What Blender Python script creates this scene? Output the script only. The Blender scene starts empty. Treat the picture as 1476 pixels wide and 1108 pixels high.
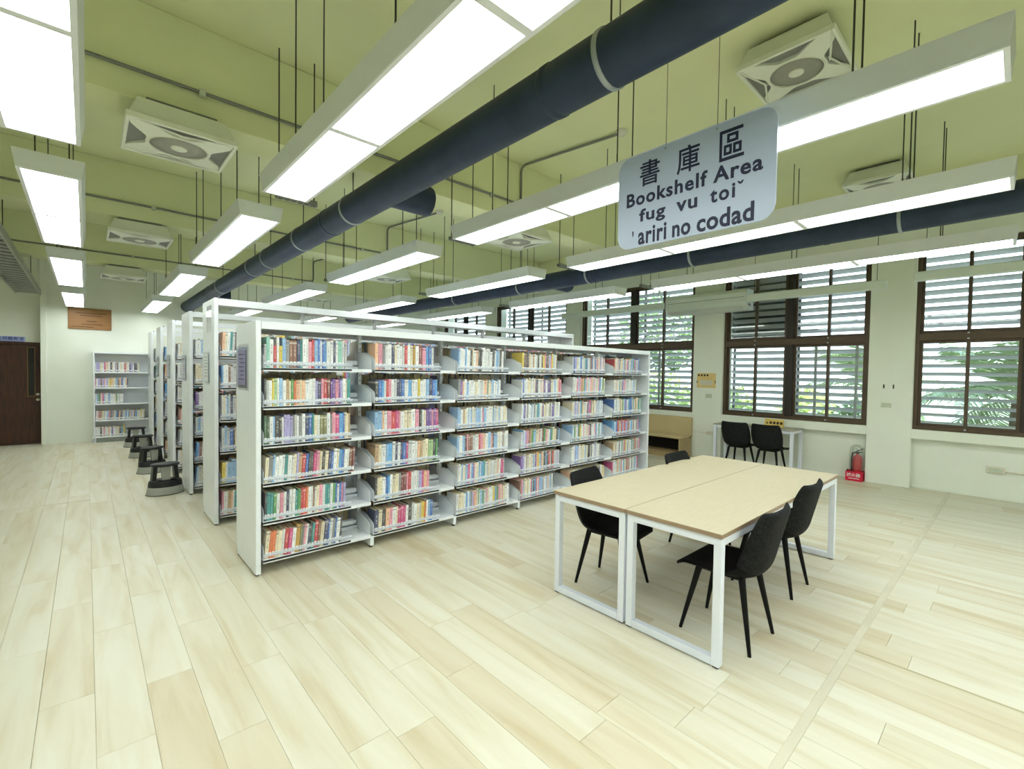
import bpy, math, random
from mathutils import Vector, Matrix
random.seed(7)
sc = bpy.context.scene
COL = sc.collection
PI = math.pi

# ---------------------------------------------------------------- camera
F_PX, YAW, PITCH, ROLL = 670.17, 0.741295, 0.0261874, -0.0149218
CAM = Vector((0, 0, 1.63))
fw = Vector((math.sin(YAW)*math.cos(PITCH), math.cos(YAW)*math.cos(PITCH), -math.sin(PITCH)))
rt0 = Vector((math.cos(YAW), -math.sin(YAW), 0)); dn0 = fw.cross(rt0)
rt = math.cos(ROLL)*rt0 + math.sin(ROLL)*dn0
dn = -math.sin(ROLL)*rt0 + math.cos(ROLL)*dn0
cd = bpy.data.cameras.new('camera'); cam = bpy.data.objects.new('camera', cd); COL.objects.link(cam)
cd.sensor_width = 36.0; cd.lens = F_PX/1476*36.0; cd.clip_start = 0.05; cd.clip_end = 300
M = Matrix((rt, -dn, -fw)).transposed().to_4x4(); M.translation = CAM
cam.matrix_world = M
sc.camera = cam

# ---------------------------------------------------------------- world, exposure
sc.view_settings.view_transform = 'Standard'; sc.view_settings.look = 'None'
sc.view_settings.gamma = 1.0; sc.view_settings.use_curve_mapping = False
sc.view_settings.exposure = 0.0
PANEL_STRENGTH = 11.0
w = bpy.data.worlds.new('world'); sc.world = w; w.use_nodes = True
wn = w.node_tree.nodes; wl = w.node_tree.links
bg = wn['Background']; bg.inputs['Strength'].default_value = 4.0
tc = wn.new('ShaderNodeTexCoord'); sx = wn.new('ShaderNodeSeparateXYZ'); cr = wn.new('ShaderNodeValToRGB')
wl.new(tc.outputs['Generated'], sx.inputs[0]); wl.new(sx.outputs['Z'], cr.inputs[0]); wl.new(cr.outputs[0], bg.inputs['Color'])
cr.color_ramp.elements[0].position = 0.0; cr.color_ramp.elements[0].color = (0.86, 0.93, 1.0, 1)
cr.color_ramp.elements[1].position = 0.7; cr.color_ramp.elements[1].color = (0.45, 0.68, 1.0, 1)
sun_d = bpy.data.lights.new('sun', 'SUN'); sun_d.energy = 6.0; sun_d.angle = 0.02; sun_d.color = (1, 0.96, 0.88)
sun = bpy.data.objects.new('sun', sun_d); COL.objects.link(sun); sun.rotation_euler = (math.radians(20), math.radians(-35), 0); sun.location = (14, 0, 12)

# ---------------------------------------------------------------- materials
def lin(c):
    return tuple(((v/255)/12.92 if v/255 <= 0.04045 else ((v/255+0.055)/1.055)**2.4) for v in c)
MATS = {}
def mat(name, rgb, rough=0.5, metal=0.0, var=0.06, scale=8.0, bump=0.0, bscale=80.0, spec=0.5, stretch=(1, 1, 1), srgb=True):
    m = bpy.data.materials.new(name); m.use_nodes = True; MATS[name] = m
    nt = m.node_tree; n = nt.nodes; l = nt.links; b = n['Principled BSDF']
    c = lin(rgb) if srgb else rgb
    b.inputs['Roughness'].default_value = rough; b.inputs['Metallic'].default_value = metal
    b.inputs['Specular IOR Level'].default_value = spec
    tcn = n.new('ShaderNodeTexCoord'); mp = n.new('ShaderNodeMapping'); mp.inputs['Scale'].default_value = stretch
    l.new(tcn.outputs['Object'], mp.inputs[0])
    nz = n.new('ShaderNodeTexNoise'); nz.inputs['Scale'].default_value = scale; nz.inputs['Detail'].default_value = 4
    l.new(mp.outputs[0], nz.inputs['Vector'])
    r = n.new('ShaderNodeValToRGB'); l.new(nz.outputs['Fac'], r.inputs[0])
    r.color_ramp.elements[0].position = 0.3; r.color_ramp.elements[1].position = 0.7
    r.color_ramp.elements[0].color = tuple(v*(1-var) for v in c)+(1,)
    r.color_ramp.elements[1].color = tuple(min(1, v*(1+var)) for v in c)+(1,)
    l.new(r.outputs[0], b.inputs['Base Color'])
    if bump:
        nb = n.new('ShaderNodeTexNoise'); nb.inputs['Scale'].default_value = bscale; l.new(mp.outputs[0], nb.inputs['Vector'])
        bp = n.new('ShaderNodeBump'); bp.inputs['Strength'].default_value = bump; bp.inputs['Distance'].default_value = 0.01
        l.new(nb.outputs['Fac'], bp.inputs['Height']); l.new(bp.outputs[0], b.inputs['Normal'])
    return m
mat('wall_paint', (233, 237, 225), 0.75, var=0.02, scale=2, bump=0.05, bscale=60)
mat('ceiling_paint', (224, 228, 182), 0.85, var=0.03, scale=1.5, bump=0.05, bscale=40)
mat('white_metal', (232, 238, 236), 0.35, var=0.015)
mat('shelf_white', (236, 241, 245), 0.3, var=0.02)
mat('grey_rail', (150, 156, 150), 0.5)
mat('table_frame', (234, 239, 250), 0.35, var=0.01)
mat('table_top', (190, 179, 150), 0.45, var=0.05, scale=5, stretch=(1.5, 18, 1))
mat('table_edge', (158, 134, 110), 0.5, var=0.08, scale=12)
mat('desk_top', (176, 170, 150), 0.45, var=0.05)
mat('chair_fabric_lit', (30, 31, 31), 0.7, spec=0.12, var=0.5, scale=60, bump=0.25, bscale=260)  # backrest copy of the upholstery, lighter where light falls on it
mat('chair_fabric_shaded', (14, 14, 15), 0.7, spec=0.12, var=0.12, scale=60, bump=0.25, bscale=260)  # same upholstery, darker copy with the seat's shade put into the colour
mat('black_metal', (9, 9, 10), 0.5, spec=0.2, var=0.05)
mat('black_plastic', (17, 18, 21), 0.45, var=0.1)
mat('grey_plastic', (156, 158, 148), 0.55, var=0.05)
mat('duct_blue', (46, 58, 80), 0.5, spec=0.3, metal=0.1, var=0.18, scale=5, bump=0.15, bscale=12)
mat('duct_ring', (160, 168, 172), 0.4, metal=0.4)
mat('conduit', (128, 132, 124), 0.5, metal=0.3)
mat('rod_metal', (74, 74, 64), 0.5, metal=0.5)
mat('fixture_white', (214, 220, 216), 0.45, var=0.02)
mat('fixture_frame', (225, 230, 232), 0.4, var=0.02)
mat('fan_white', (226, 230, 214), 0.5, var=0.02)
mat('fan_grey', (128, 130, 124), 0.6, var=0.06)
mat('fan_grille', (152, 152, 140), 0.6, var=0.06)
mat('sign_panel', (186, 200, 226), 0.3, var=0.03, scale=2)
mat('sign_ink', (26, 30, 66), 0.5, var=0.02)
mat('bronze_frame', (86, 70, 54), 0.45, metal=0.2, var=0.08)
mat('bronze_dark', (48, 42, 36), 0.5, metal=0.2, var=0.08)
mat('screen_frame', (168, 172, 170), 0.5)
mat('louver_grey', (206, 204, 200), 0.6, var=0.05, scale=3)
mat('louver_post', (92, 90, 88), 0.6)
mat('exterior_dark', (66, 66, 62), 0.8, var=0.1)
mat('exterior_wall', (176, 172, 160), 0.8, var=0.08)
mat('ground_green', (196, 200, 172), 0.9, var=0.25, scale=3)
mat('palm_leaf', (170, 186, 140), 0.6, var=0.3, scale=6)
mat('shrub_leaf', (184, 200, 104), 0.6, var=0.35, scale=8)
mat('tree_leaf', (124, 150, 84), 0.6, var=0.35, scale=6)
mat('bark', (98, 82, 62), 0.9, var=0.25, scale=14, bump=0.4, bscale=30)
mat('bench_vinyl', (198, 178, 134), 0.5, var=0.05, scale=3)
mat('bench_wood', (176, 154, 112), 0.55, var=0.08, scale=6, stretch=(1, 8, 1))
mat('opening_shade', (30, 26, 20), 0.9)  # flat dark colour standing in for shade inside openings
mat('door_wood', (66, 34, 16), 0.45, var=0.45, scale=4, stretch=(9, 1, 0.8))
mat('door_trim', (120, 86, 52), 0.5)
mat('dark_glass', (10, 10, 10), 0.1)
mat('chrome', (205, 200, 190), 0.25, metal=0.9)
mat('plaque_wood', (156, 112, 66), 0.5, var=0.12, scale=4, stretch=(1, 1, 10))
mat('plaque_ink', (96, 62, 34), 0.6)
mat('door_sign', (176, 190, 232), 0.4)
mat('door_sign_ink', (44, 56, 150), 0.5)
mat('extinguisher_red', (196, 28, 46), 0.35, var=0.06)
mat('stand_red', (214, 22, 62), 0.4, var=0.04)
mat('print_white', (245, 240, 240), 0.5)
mat('yellow_card', (222, 190, 96), 0.55, var=0.04)
mat('cream_card', (226, 198, 128), 0.55, var=0.06)
mat('card_ink', (42, 36, 24), 0.6)
mat('outlet_plate', (196, 204, 182), 0.5)
mat('beige_plastic', (222, 216, 200), 0.5)
mat('ac_white', (222, 230, 224), 0.45, var=0.02)
mat('ac_dark', (70, 74, 72), 0.6)
mat('paper_lilac', (184, 182, 218), 0.6, var=0.05)
mat('paper_white', (232, 236, 236), 0.6)
mat('paper_ink', (96, 96, 132), 0.6)
mat('trim_beige', (210, 204, 182), 0.5, var=0.06, scale=4)
mat('seam_dark', (184, 176, 142), 0.8)
mat('black_strip', (22, 22, 24), 0.5)
mat('book_pages', (214, 200, 164), 0.8, var=0.1, scale=40)
mat('book_label', (240, 242, 244), 0.5, var=0.02)
mat('label_mark', (40, 40, 52), 0.6)
mat('tray_metal', (176, 182, 172), 0.5, metal=0.4)
mat('detector', (214, 214, 200), 0.5)

def glass_mat(name, tint, gloss=0.5, base=0.04):
    m = bpy.data.materials.new(name); m.use_nodes = True; MATS[name] = m
    nt = m.node_tree; n = nt.nodes; l = nt.links; n.clear()
    o = n.new('ShaderNodeOutputMaterial'); mx = n.new('ShaderNodeMixShader'); t = n.new('ShaderNodeBsdfTransparent'); g = n.new('ShaderNodeBsdfGlossy')
    t.inputs[0].default_value = tint+(1,); g.inputs['Roughness'].default_value = 0.03
    lw = n.new('ShaderNodeLayerWeight'); lw.inputs['Blend'].default_value = 0.5
    nz = n.new('ShaderNodeTexNoise'); nz.inputs['Scale'].default_value = 1.5
    pw = n.new('ShaderNodeMath'); pw.operation = 'POWER'; pw.inputs[1].default_value = 4.0; l.new(lw.outputs['Facing'], pw.inputs[0])
    ad = n.new('ShaderNodeMath'); ad.operation = 'MULTIPLY_ADD'; ad.inputs[1].default_value = 0.02; ad.inputs[2].default_value = base; l.new(nz.outputs['Fac'], ad.inputs[0])
    a2 = n.new('ShaderNodeMath'); a2.operation = 'MULTIPLY_ADD'; a2.inputs[1].default_value = gloss; l.new(pw.outputs[0], a2.inputs[0]); l.new(ad.outputs[0], a2.inputs[2])
    l.new(a2.outputs[0], mx.inputs[0]); l.new(t.outputs[0], mx.inputs[1]); l.new(g.outputs[0], mx.inputs[2]); l.new(mx.outputs[0], o.inputs[0])
    return m
glass_mat('window_glass', (0.95, 0.98, 0.98), 0.5, 0.04)
glass_mat('clear_plastic', (0.985, 0.99, 1.0), 0.4, 0.03)
def haze_mat(name, rgb, f):
    m = bpy.data.materials.new(name); m.use_nodes = True; MATS[name] = m
    nt = m.node_tree; n = nt.nodes; l = nt.links; b = n['Principled BSDF']; b.inputs['Base Color'].default_value = lin(rgb)+(1,); b.inputs['Roughness'].default_value = 0.25
    t = n.new('ShaderNodeBsdfTransparent'); mx = n.new('ShaderNodeMixShader'); nz = n.new('ShaderNodeTexNoise'); nz.inputs['Scale'].default_value = 12
    a = n.new('ShaderNodeMath'); a.operation = 'MULTIPLY_ADD'; a.inputs[1].default_value = 0.1; a.inputs[2].default_value = f; l.new(nz.outputs['Fac'], a.inputs[0])
    l.new(a.outputs[0], mx.inputs[0]); l.new(t.outputs[0], mx.inputs[1]); l.new(b.outputs[0], mx.inputs[2]); l.new(mx.outputs[0], n['Material Output'].inputs[0])
haze_mat('guard_plastic', (226, 234, 246), 0.42)
glass_mat('plastic_bag', (0.92, 0.94, 0.92), 0.5, 0.12)

def emit_mat(name, rgb, s):
    m = bpy.data.materials.new(name); m.use_nodes = True; MATS[name] = m
    nt = m.node_tree; n = nt.nodes; l = nt.links; n.clear()
    o = n.new('ShaderNodeOutputMaterial'); e = n.new('ShaderNodeEmission'); e.inputs[0].default_value = rgb+(1,); e.inputs[1].default_value = s
    l.new(e.outputs[0], o.inputs[0]); return m
emit_mat('light_panel', (0.94, 1.0, 0.965), PANEL_STRENGTH)

def book_mat(name, stuff):
    m = bpy.data.materials.new(name); m.use_nodes = True; MATS[name] = m
    nt = m.node_tree; n = nt.nodes; l = nt.links; b = n['Principled BSDF']; b.inputs['Roughness'].default_value = 0.4
    if stuff:
        a = n.new('ShaderNodeAttribute'); a.attribute_name = 'Col'; colr = a.outputs['Color']; rnd = a.outputs['Alpha']
    else:
        a = n.new('ShaderNodeObjectInfo'); colr = a.outputs['Color']; rnd = a.outputs['Random']
    uv = n.new('ShaderNodeUVMap'); uv.uv_map = 'buv'
    s = n.new('ShaderNodeSeparateXYZ'); l.new(uv.outputs[0], s.inputs[0])
    def math_(op, x, y=None, z=None):
        k = n.new('ShaderNodeMath'); k.operation = op
        for i, q in enumerate((x, y, z)):
            if q is None: continue
            if isinstance(q, (int, float)): k.inputs[i].default_value = q
            else: l.new(q, k.inputs[i])
        return k.outputs[0]
    # lettering down the spine: broken marks in the middle third
    inx = math_('COMPARE', s.outputs[0], 0.5, 0.17)
    inz = math_('COMPARE', s.outputs[1], math_('MULTIPLY_ADD', rnd, 0.12, 0.58), 0.2)
    cmb = n.new('ShaderNodeCombineXYZ'); l.new(math_('MULTIPLY', s.outputs[0], 3), cmb.inputs[0]); l.new(math_('MULTIPLY', s.outputs[1], 22), cmb.inputs[1]); l.new(math_('MULTIPLY', rnd, 77), cmb.inputs[2])
    nz = n.new('ShaderNodeTexNoise'); nz.inputs['Scale'].default_value = 1.0; l.new(cmb.outputs[0], nz.inputs['Vector'])
    txt = math_('MULTIPLY', math_('MULTIPLY', inx, inz), math_('GREATER_THAN', nz.outputs['Fac'], 0.5))
    # band near the top on some
    band = math_('MULTIPLY', math_('COMPARE', s.outputs[1], 0.9, 0.035), math_('GREATER_THAN', math_('FRACT', math_('MULTIPLY', rnd, 7.3)), 0.6))
    bw = n.new('ShaderNodeRGBToBW'); l.new(colr, bw.inputs[0])
    ink = n.new('ShaderNodeMix'); ink.data_type = 'RGBA'; l.new(math_('GREATER_THAN', bw.outputs[0], 0.28), ink.inputs['Factor'])
    ink.inputs['A'].default_value = (0.8, 0.78, 0.7, 1); ink.inputs['B'].default_value = (0.1, 0.1, 0.16, 1)
    mx = n.new('ShaderNodeMix'); mx.data_type = 'RGBA'; l.new(math_('MULTIPLY', math_('MAXIMUM', txt, band), 0.5), mx.inputs['Factor']); l.new(colr, mx.inputs['A']); l.new(ink.outputs['Result'], mx.inputs['B'])
    l.new(mx.outputs['Result'], b.inputs['Base Color'])
    return m
book_mat('book_cover', False); book_mat('book_cover_far', True)

def plank_mat(name, stuff):
    m = bpy.data.materials.new(name); m.use_nodes = True; MATS[name] = m
    nt = m.node_tree; n = nt.nodes; l = nt.links; b = n['Principled BSDF']; b.inputs['Roughness'].default_value = 0.38; b.inputs['Specular IOR Level'].default_value = 0.35
    if stuff:
        a = n.new('ShaderNodeAttribute'); a.attribute_name = 'Col'; rnd = a.outputs['Fac']
    else:
        a = n.new('ShaderNodeObjectInfo'); rnd = a.outputs['Random']
    g = n.new('ShaderNodeNewGeometry'); mp = n.new('ShaderNodeMapping'); mp.inputs['Scale'].default_value = (9, 0.9, 1)
    l.new(g.outputs['Position'], mp.inputs[0])
    of = n.new('ShaderNodeMath'); of.operation = 'MULTIPLY'; of.inputs[1].default_value = 130; l.new(rnd, of.inputs[0])
    cb = n.new('ShaderNodeCombineXYZ'); l.new(of.outputs[0], cb.inputs[0]); l.new(of.outputs[0], cb.inputs[1]); l.new(cb.outputs[0], mp.inputs['Location'])
    nz = n.new('ShaderNodeTexNoise'); nz.inputs['Scale'].default_value = 1.0; nz.inputs['Detail'].default_value = 6; nz.inputs['Distortion'].default_value = 0.6; l.new(mp.outputs[0], nz.inputs['Vector'])
    r1 = n.new('ShaderNodeValToRGB'); l.new(nz.outputs['Fac'], r1.inputs[0]); e = r1.color_ramp.elements
    e[0].position = 0.25; e[0].color = lin((202, 190, 158))+(1,); e[1].position = 0.62; e[1].color = lin((221, 218, 201))+(1,)
    e2 = r1.color_ramp.elements.new(0.45); e2.color = lin((215, 209, 187))+(1,)
    r2 = n.new('ShaderNodeValToRGB'); l.new(rnd, r2.inputs[0]); f = r2.color_ramp.elements
    f[0].position = 0.0; f[0].color = (0.90, 0.85, 0.77, 1); f[1].position = 1.0; f[1].color = (1.0, 1.0, 1.0, 1)
    f2 = r2.color_ramp.elements.new(0.3); f2.color = (0.965, 0.96, 0.94, 1)
    mx = n.new('ShaderNodeMix'); mx.data_type = 'RGBA'; mx.blend_type = 'MULTIPLY'; mx.inputs['Factor'].default_value = 1
    l.new(r1.outputs[0], mx.inputs['A']); l.new(r2.outputs[0], mx.inputs['B']); l.new(mx.outputs['Result'], b.inputs['Base Color'])
    return m
plank_mat('plank', False); plank_mat('plank_far', True)

# ---------------------------------------------------------------- mesh helpers
class MB:
    def __init__(s): s.v = []; s.f = []; s.smooth = []
    def add(s, vs, fs, smooth=False):
        k = len(s.v); s.v += [tuple(p) for p in vs]
        for f in fs: s.f.append(tuple(i+k for i in f)); s.smooth.append(smooth)
        return s
    def box(s, x0, x1, y0, y1, z0, z1):
        return s.add([(x0,y0,z0),(x1,y0,z0),(x1,y1,z0),(x0,y1,z0),(x0,y0,z1),(x1,y0,z1),(x1,y1,z1),(x0,y1,z1)],
                     [(0,3,2,1),(4,5,6,7),(0,1,5,4),(1,2,6,5),(2,3,7,6),(3,0,4,7)])
    def bevbox(s, x0, x1, y0, y1, z0, z1, b=0.004):
        """box whose twelve edges are chamfered"""
        P = []
        for i in range(3):
            pass
        X, Y, Z = (x0, x1), (y0, y1), (z0, z1)
        idx = {}
        for a in (0, 1):
            for c in (0, 1):
                for d in (0, 1):
                    px, py, pz = X[a], Y[c], Z[d]
                    ix, iy, iz = px+(b if a == 0 else -b), py+(b if c == 0 else -b), pz+(b if d == 0 else -b)
                    for k, q in enumerate(((px, iy, iz), (ix, py, iz), (ix, iy, pz))):
                        idx[(a, c, d, k)] = len(P); P.append(q)
        F = []
        F.append([idx[(0,c,d,0)] for c, d in ((0,0),(0,1),(1,1),(1,0))]); F.append([idx[(1,c,d,0)] for c, d in ((0,0),(1,0),(1,1),(0,1))])
        F.append([idx[(a,0,d,1)] for a, d in ((0,0),(1,0),(1,1),(0,1))]); F.append([idx[(a,1,d,1)] for a, d in ((0,0),(0,1),(1,1),(1,0))])
        F.append([idx[(a,c,0,2)] for a, c in ((0,0),(0,1),(1,1),(1,0))]); F.append([idx[(a,c,1,2)] for a, c in ((0,0),(1,0),(1,1),(0,1))])
        for a in (0, 1):
            for c in (0, 1):
                F.append([idx[(a,c,0,0)], idx[(a,c,1,0)], idx[(a,c,1,1)], idx[(a,c,0,1)]])
        for a in (0, 1):
            for d in (0, 1):
                F.append([idx[(a,0,d,0)], idx[(a,1,d,0)], idx[(a,1,d,2)], idx[(a,0,d,2)]])
        for c in (0, 1):
            for d in (0, 1):
                F.append([idx[(0,c,d,1)], idx[(1,c,d,1)], idx[(1,c,d,2)], idx[(0,c,d,2)]])
        for a in (0, 1):
            for c in (0, 1):
                for d in (0, 1): F.append([idx[(a,c,d,k)] for k in range(3)])
        return s.add(P, F)
    def tube(s, pts, r, n=8, caps=True, smooth=True):
        pts = [Vector(p) for p in pts]
        rs = r if isinstance(r, (list, tuple)) else [r]*len(pts)
        vs = []; fs = []; up = None
        for i, p in enumerate(pts):
            d = (pts[min(i+1, len(pts)-1)]-pts[max(i-1, 0)]).normalized()
            if up is None: up = Vector((0, 0, 1)) if abs(d.z) < 0.9 else Vector((1, 0, 0))
            a = d.cross(up).normalized(); b = a.cross(d).normalized(); up = b
            for k in range(n):
                t = 2*PI*k/n; vs.append(p+rs[i]*(math.cos(t)*a+math.sin(t)*b))
        for i in range(len(pts)-1):
            for k in range(n):
                k2 = (k+1) % n; fs.append((i*n+k, i*n+k2, (i+1)*n+k2, (i+1)*n+k))
        s.add(vs, fs, smooth)
        if caps:
            e = (len(pts)-1)*n
            s.add(vs[:n], [tuple(range(n-1, -1, -1))]); s.add(vs[e:e+n], [tuple(range(n))])
        return s
    def lathe(s, prof, n=20, cx=0, cy=0, ex=1, ey=1, smooth=True):
        vs = []; fs = []
        for r, z in prof:
            for k in range(n):
                t = 2*PI*k/n; vs.append((cx+r*ex*math.cos(t), cy+r*ey*math.sin(t), z))
        for i in range(len(prof)-1):
            for k in range(n):
                k2 = (k+1) % n; fs.append((i*n+k, i*n+k2, (i+1)*n+k2, (i+1)*n+k))
        s.add(vs, fs, smooth)
        e = (len(prof)-1)*n
        s.add(vs[:n], [tuple(range(n-1, -1, -1))]); s.add(vs[e:], [tuple(range(n))])
        return s
    def prism(s, poly, axis, a0, a1):
        """poly: 2-D outline extruded along axis ('x','y','z')"""
        def p3(u, v, a): return {'x': (a, u, v), 'y': (u, a, v), 'z': (u, v, a)}[axis]
        n = len(poly); vs = [p3(u, v, a0) for u, v in poly]+[p3(u, v, a1) for u, v in poly]
        fs = [tuple(range(n-1, -1, -1)), tuple(range(n, 2*n))]+[(i, (i+1) % n, n+(i+1) % n, n+i) for i in range(n)]
        return s.add(vs, fs)
    def mesh(s, name, material):
        m = bpy.data.meshes.new(name); m.from_pydata(s.v, [], s.f)
        m.polygons.foreach_set('use_smooth', s.smooth); m.validate(); m.update()
        if material: m.materials.append(MATS[material])
        # consistent normals
        import bmesh
        bm = bmesh.new(); bm.from_mesh(m); bmesh.ops.recalc_face_normals(bm, faces=bm.faces); bm.to_mesh(m); bm.free()
        return m
def obj(name, mesh, parent=None, loc=(0, 0, 0), rot=None):
    o = bpy.data.objects.new(name, mesh); COL.objects.link(o); o.location = loc
    if rot: o.rotation_euler = rot
    if parent: o.parent = parent
    return o
def part(name, mb, material, parent=None, loc=(0, 0, 0), rot=None):
    return obj(name, mb.mesh(name, material), parent, loc, rot)
def tag(o, label=None, cat=None, group=None, kind=None):
    if label: o['label'] = label
    if cat: o['category'] = cat
    if group: o['group'] = group
    if kind: o['kind'] = kind
    return o
def thing(name, label, cat, loc=(0, 0, 0), rz=0, group=None):
    o = bpy.data.objects.new(name, None); COL.objects.link(o); o.empty_display_size = 0.1
    o.location = loc; o.rotation_euler = (0, 0, rz); return tag(o, label, cat, group)
def struct(name, mb, material, parent=None):
    o = part(name, mb, material, parent)
    if not parent: o['kind'] = 'structure'
    return o
def copy_tree(o, parent=None):
    c = o.copy(); COL.objects.link(c); c.parent = parent
    for ch in o.children: copy_tree(ch, c)
    return c
def text_mesh(name, body, size, material, depth=0.001, offset=0.0, align='CENTER', space=1.0):
    c = bpy.data.curves.new(name, 'FONT'); c.body = body; c.size = size; c.extrude = depth; c.offset = offset
    c.align_x = align; c.align_y = 'CENTER'; c.space_character = space; c.resolution_u = 3
    t = bpy.data.objects.new(name, c); COL.objects.link(t)
    dg = bpy.context.evaluated_depsgraph_get(); m = bpy.data.meshes.new_from_object(t.evaluated_get(dg))
    bpy.data.objects.remove(t); m.materials.clear(); m.materials.append(MATS[material]); m.name = name
    return m
ORD = ['zeroth','first','second','third','fourth','fifth','sixth','seventh','eighth','ninth','tenth','eleventh','twelfth','thirteenth','fourteenth','fifteenth','sixteenth','seventeenth','eighteenth','nineteenth','twentieth']+['twenty-'+x for x in ('first','second','third','fourth','fifth','sixth','seventh','eighth','ninth')]+['thirtieth']+['thirty-'+x for x in ('first','second','third','fourth','fifth','sixth','seventh','eighth','ninth')]

# ================================================================ SETTING
XL, XR, YF, YB, ZC = -3.5, 9.12, -4.5, 13.5, 4.05
WX = 8.97      # front of the window piers
floor = struct('floor', MB().box(XL-0.3, 9.6, YF-0.3, 14.2, -0.2, -0.012), 'seam_dark')
# planks: along Y, 0.1975 wide, 1.22 long, staggered
PW, PL, PG = 0.1975, 1.22, 0.0006
def plank_geo(x0, x1, y0, y1):
    b = 0.0011; g = PG
    x0 += g; x1 -= g; y0 += g; y1 -= g
    v = [(x0,y0,-0.012),(x1,y0,-0.012),(x1,y1,-0.012),(x0,y1,-0.012),(x0,y0,-b),(x1,y0,-b),(x1,y1,-b),(x0,y1,-b),
         (x0+b,y0+b,0),(x1-b,y0+b,0),(x1-b,y1-b,0),(x0+b,y1-b,0)]
    f = [(0,1,5,4),(1,2,6,5),(2,3,7,6),(3,0,4,7),(4,5,9,8),(5,6,10,9),(6,7,11,10),(7,4,8,11),(8,9,10,11)]
    return v, f
cells = []
k0 = math.floor((XL-0.02)/PW)
for k in range(k0, int((9.3)/PW)+1):
    xa, xb = max(XL, 0.02+k*PW), min(9.12, 0.02+(k+1)*PW)
    if xb-xa < 0.03: continue
    y = YF - random.choice([0.0, 0.33, 0.61, 0.9, 1.1])*random.uniform(0.8, 1.05)
    while y < 13.75:
        ya, yb = max(YF, y), min(13.75, y+PL); y += PL
        if yb-ya < 0.03: continue
        cells.append((xa, xb, ya, yb))
def shown(c):
    """rough size of the plank in the photograph, 0 if outside the frame"""
    best = 0
    for x in (c[0], (c[0]+c[1])/2, c[1]):
        for y in (c[2], (c[2]+c[3])/2, c[3]):
            d = Vector((x, y, 0))-CAM; z = d.dot(fw)
            if z < 0.3: continue
            u, v = d.dot(rt)/z*F_PX, d.dot(dn)/z*F_PX
            if abs(u) < 745 and abs(v) < 560: best = max(best, (c[1]-c[0])*(c[3]-c[2])/z**3)
    return best
cells.sort(key=lambda c: -shown(c))
full = None
plank_cache = {}
for c in cells[:300]:
    L, W = round(c[3]-c[2], 3), round(c[1]-c[0], 3)
    if (L, W) not in plank_cache:
        v, f = plank_geo(-W/2, W/2, -L/2, L/2); mb = MB(); mb.add(v, f); plank_cache[(L, W)] = mb.mesh('plank', 'plank')
    obj('plank', plank_cache[(L, W)], floor, ((c[0]+c[1])/2, (c[2]+c[3])/2, 0))
vs, fs, cols = [], [], []
for c in cells[300:]:
    v, f = plank_geo(*c); k = len(vs); vs += v; fs += [tuple(i+k for i in q) for q in f]; cols += [random.random()]*len(v)
m = bpy.data.meshes.new('plank_field'); m.from_pydata(vs, [], fs)
ca = m.color_attributes.new('Col', 'FLOAT_COLOR', 'POINT'); ca.data.foreach_set('color', [q for r in cols for q in (r, r, r, 1.0)])
m.materials.append(MATS['plank_far']); tag(obj('plank_field', m, floor), kind='stuff')
# cover strips and seams on the floor
struct('trim_1', MB().bevbox(XL, 9.1, 0.618, 0.66, -0.001, 0.004, 0.0015), 'trim_beige')
struct('trim_2', MB().bevbox(3.352, 3.368, 0.66, 3.95, -0.001, 0.0025, 0.001), 'trim_beige')
struct('trim_3', MB().bevbox(3.372, 3.384, YF, 0.618, -0.001, 0.0025, 0.001), 'seam_dark')
struct('trim_4', MB().bevbox(XL, 0.02, 7.6, 7.625, -0.001, 0.003, 0.001), 'trim_beige')

# ceiling with beams
ceiling = struct('ceiling', MB().box(XL-0.3, 9.6, YF-0.3, 14.2, ZC, ZC+0.2), 'ceiling_paint')
BEAMS = [(4.0, 4.36), (7.25, 7.61), (10.7, 11.06), (-2.9, -2.54)]
for y0, y1 in BEAMS:
    part('beam', MB().bevbox(XL, 7.4, y0, y1, 3.4, ZC, 0.006), 'ceiling_paint', ceiling)
part('beam', MB().bevbox(7.4, 8.0, YF, YB, 3.72, ZC, 0.006), 'ceiling_paint', ceiling)
# back wall, door bay set back on the left
wb = struct('wall_back', MB().box(-0.66, 9.6, YB, 14.0, 0, ZC), 'wall_paint')
DX0, DX1, DZ = -1.62, -0.69, 2.05
mbd = MB().box(XL-0.3, DX0-0.06, 13.75, 14.0, 0, ZC).box(DX0-0.06, -0.66, 13.75, 14.0, DZ+0.05, ZC).box(DX0-0.06, -0.66, 13.87, 14.0, 0, DZ+0.05)
struct('wall_back_recess', mbd, 'wall_paint')
part('jamb', MB().bevbox(-0.69, -0.60, 13.46, 13.8, 0, ZC, 0.006), 'wall_paint', wb)
d1 = struct('door_1', MB().bevbox(DX0, DX1, 13.77, 13.82, 0.005, DZ, 0.003), 'door_wood')
part('frame', MB().box(DX0-0.06, DX0, 13.73, 13.85, 0, DZ+0.05).box(DX0, DX1, 13.73, 13.85, DZ, DZ+0.05), 'door_wood', d1)
part('window_trim', MB().box(-0.90, -0.885, 13.755, 13.775, 0.98, 2.0).box(-0.795, -0.78, 13.755, 13.775, 0.98, 2.0).box(-0.885, -0.795, 13.755, 13.775, 0.98, 0.995).box(-0.885, -0.795, 13.755, 13.775, 1.985, 2.0), 'door_trim', d1)
part('window_glass', MB().box(-0.885, -0.795, 13.762, 13.772, 0.995, 1.985), 'dark_glass', d1)
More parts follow.
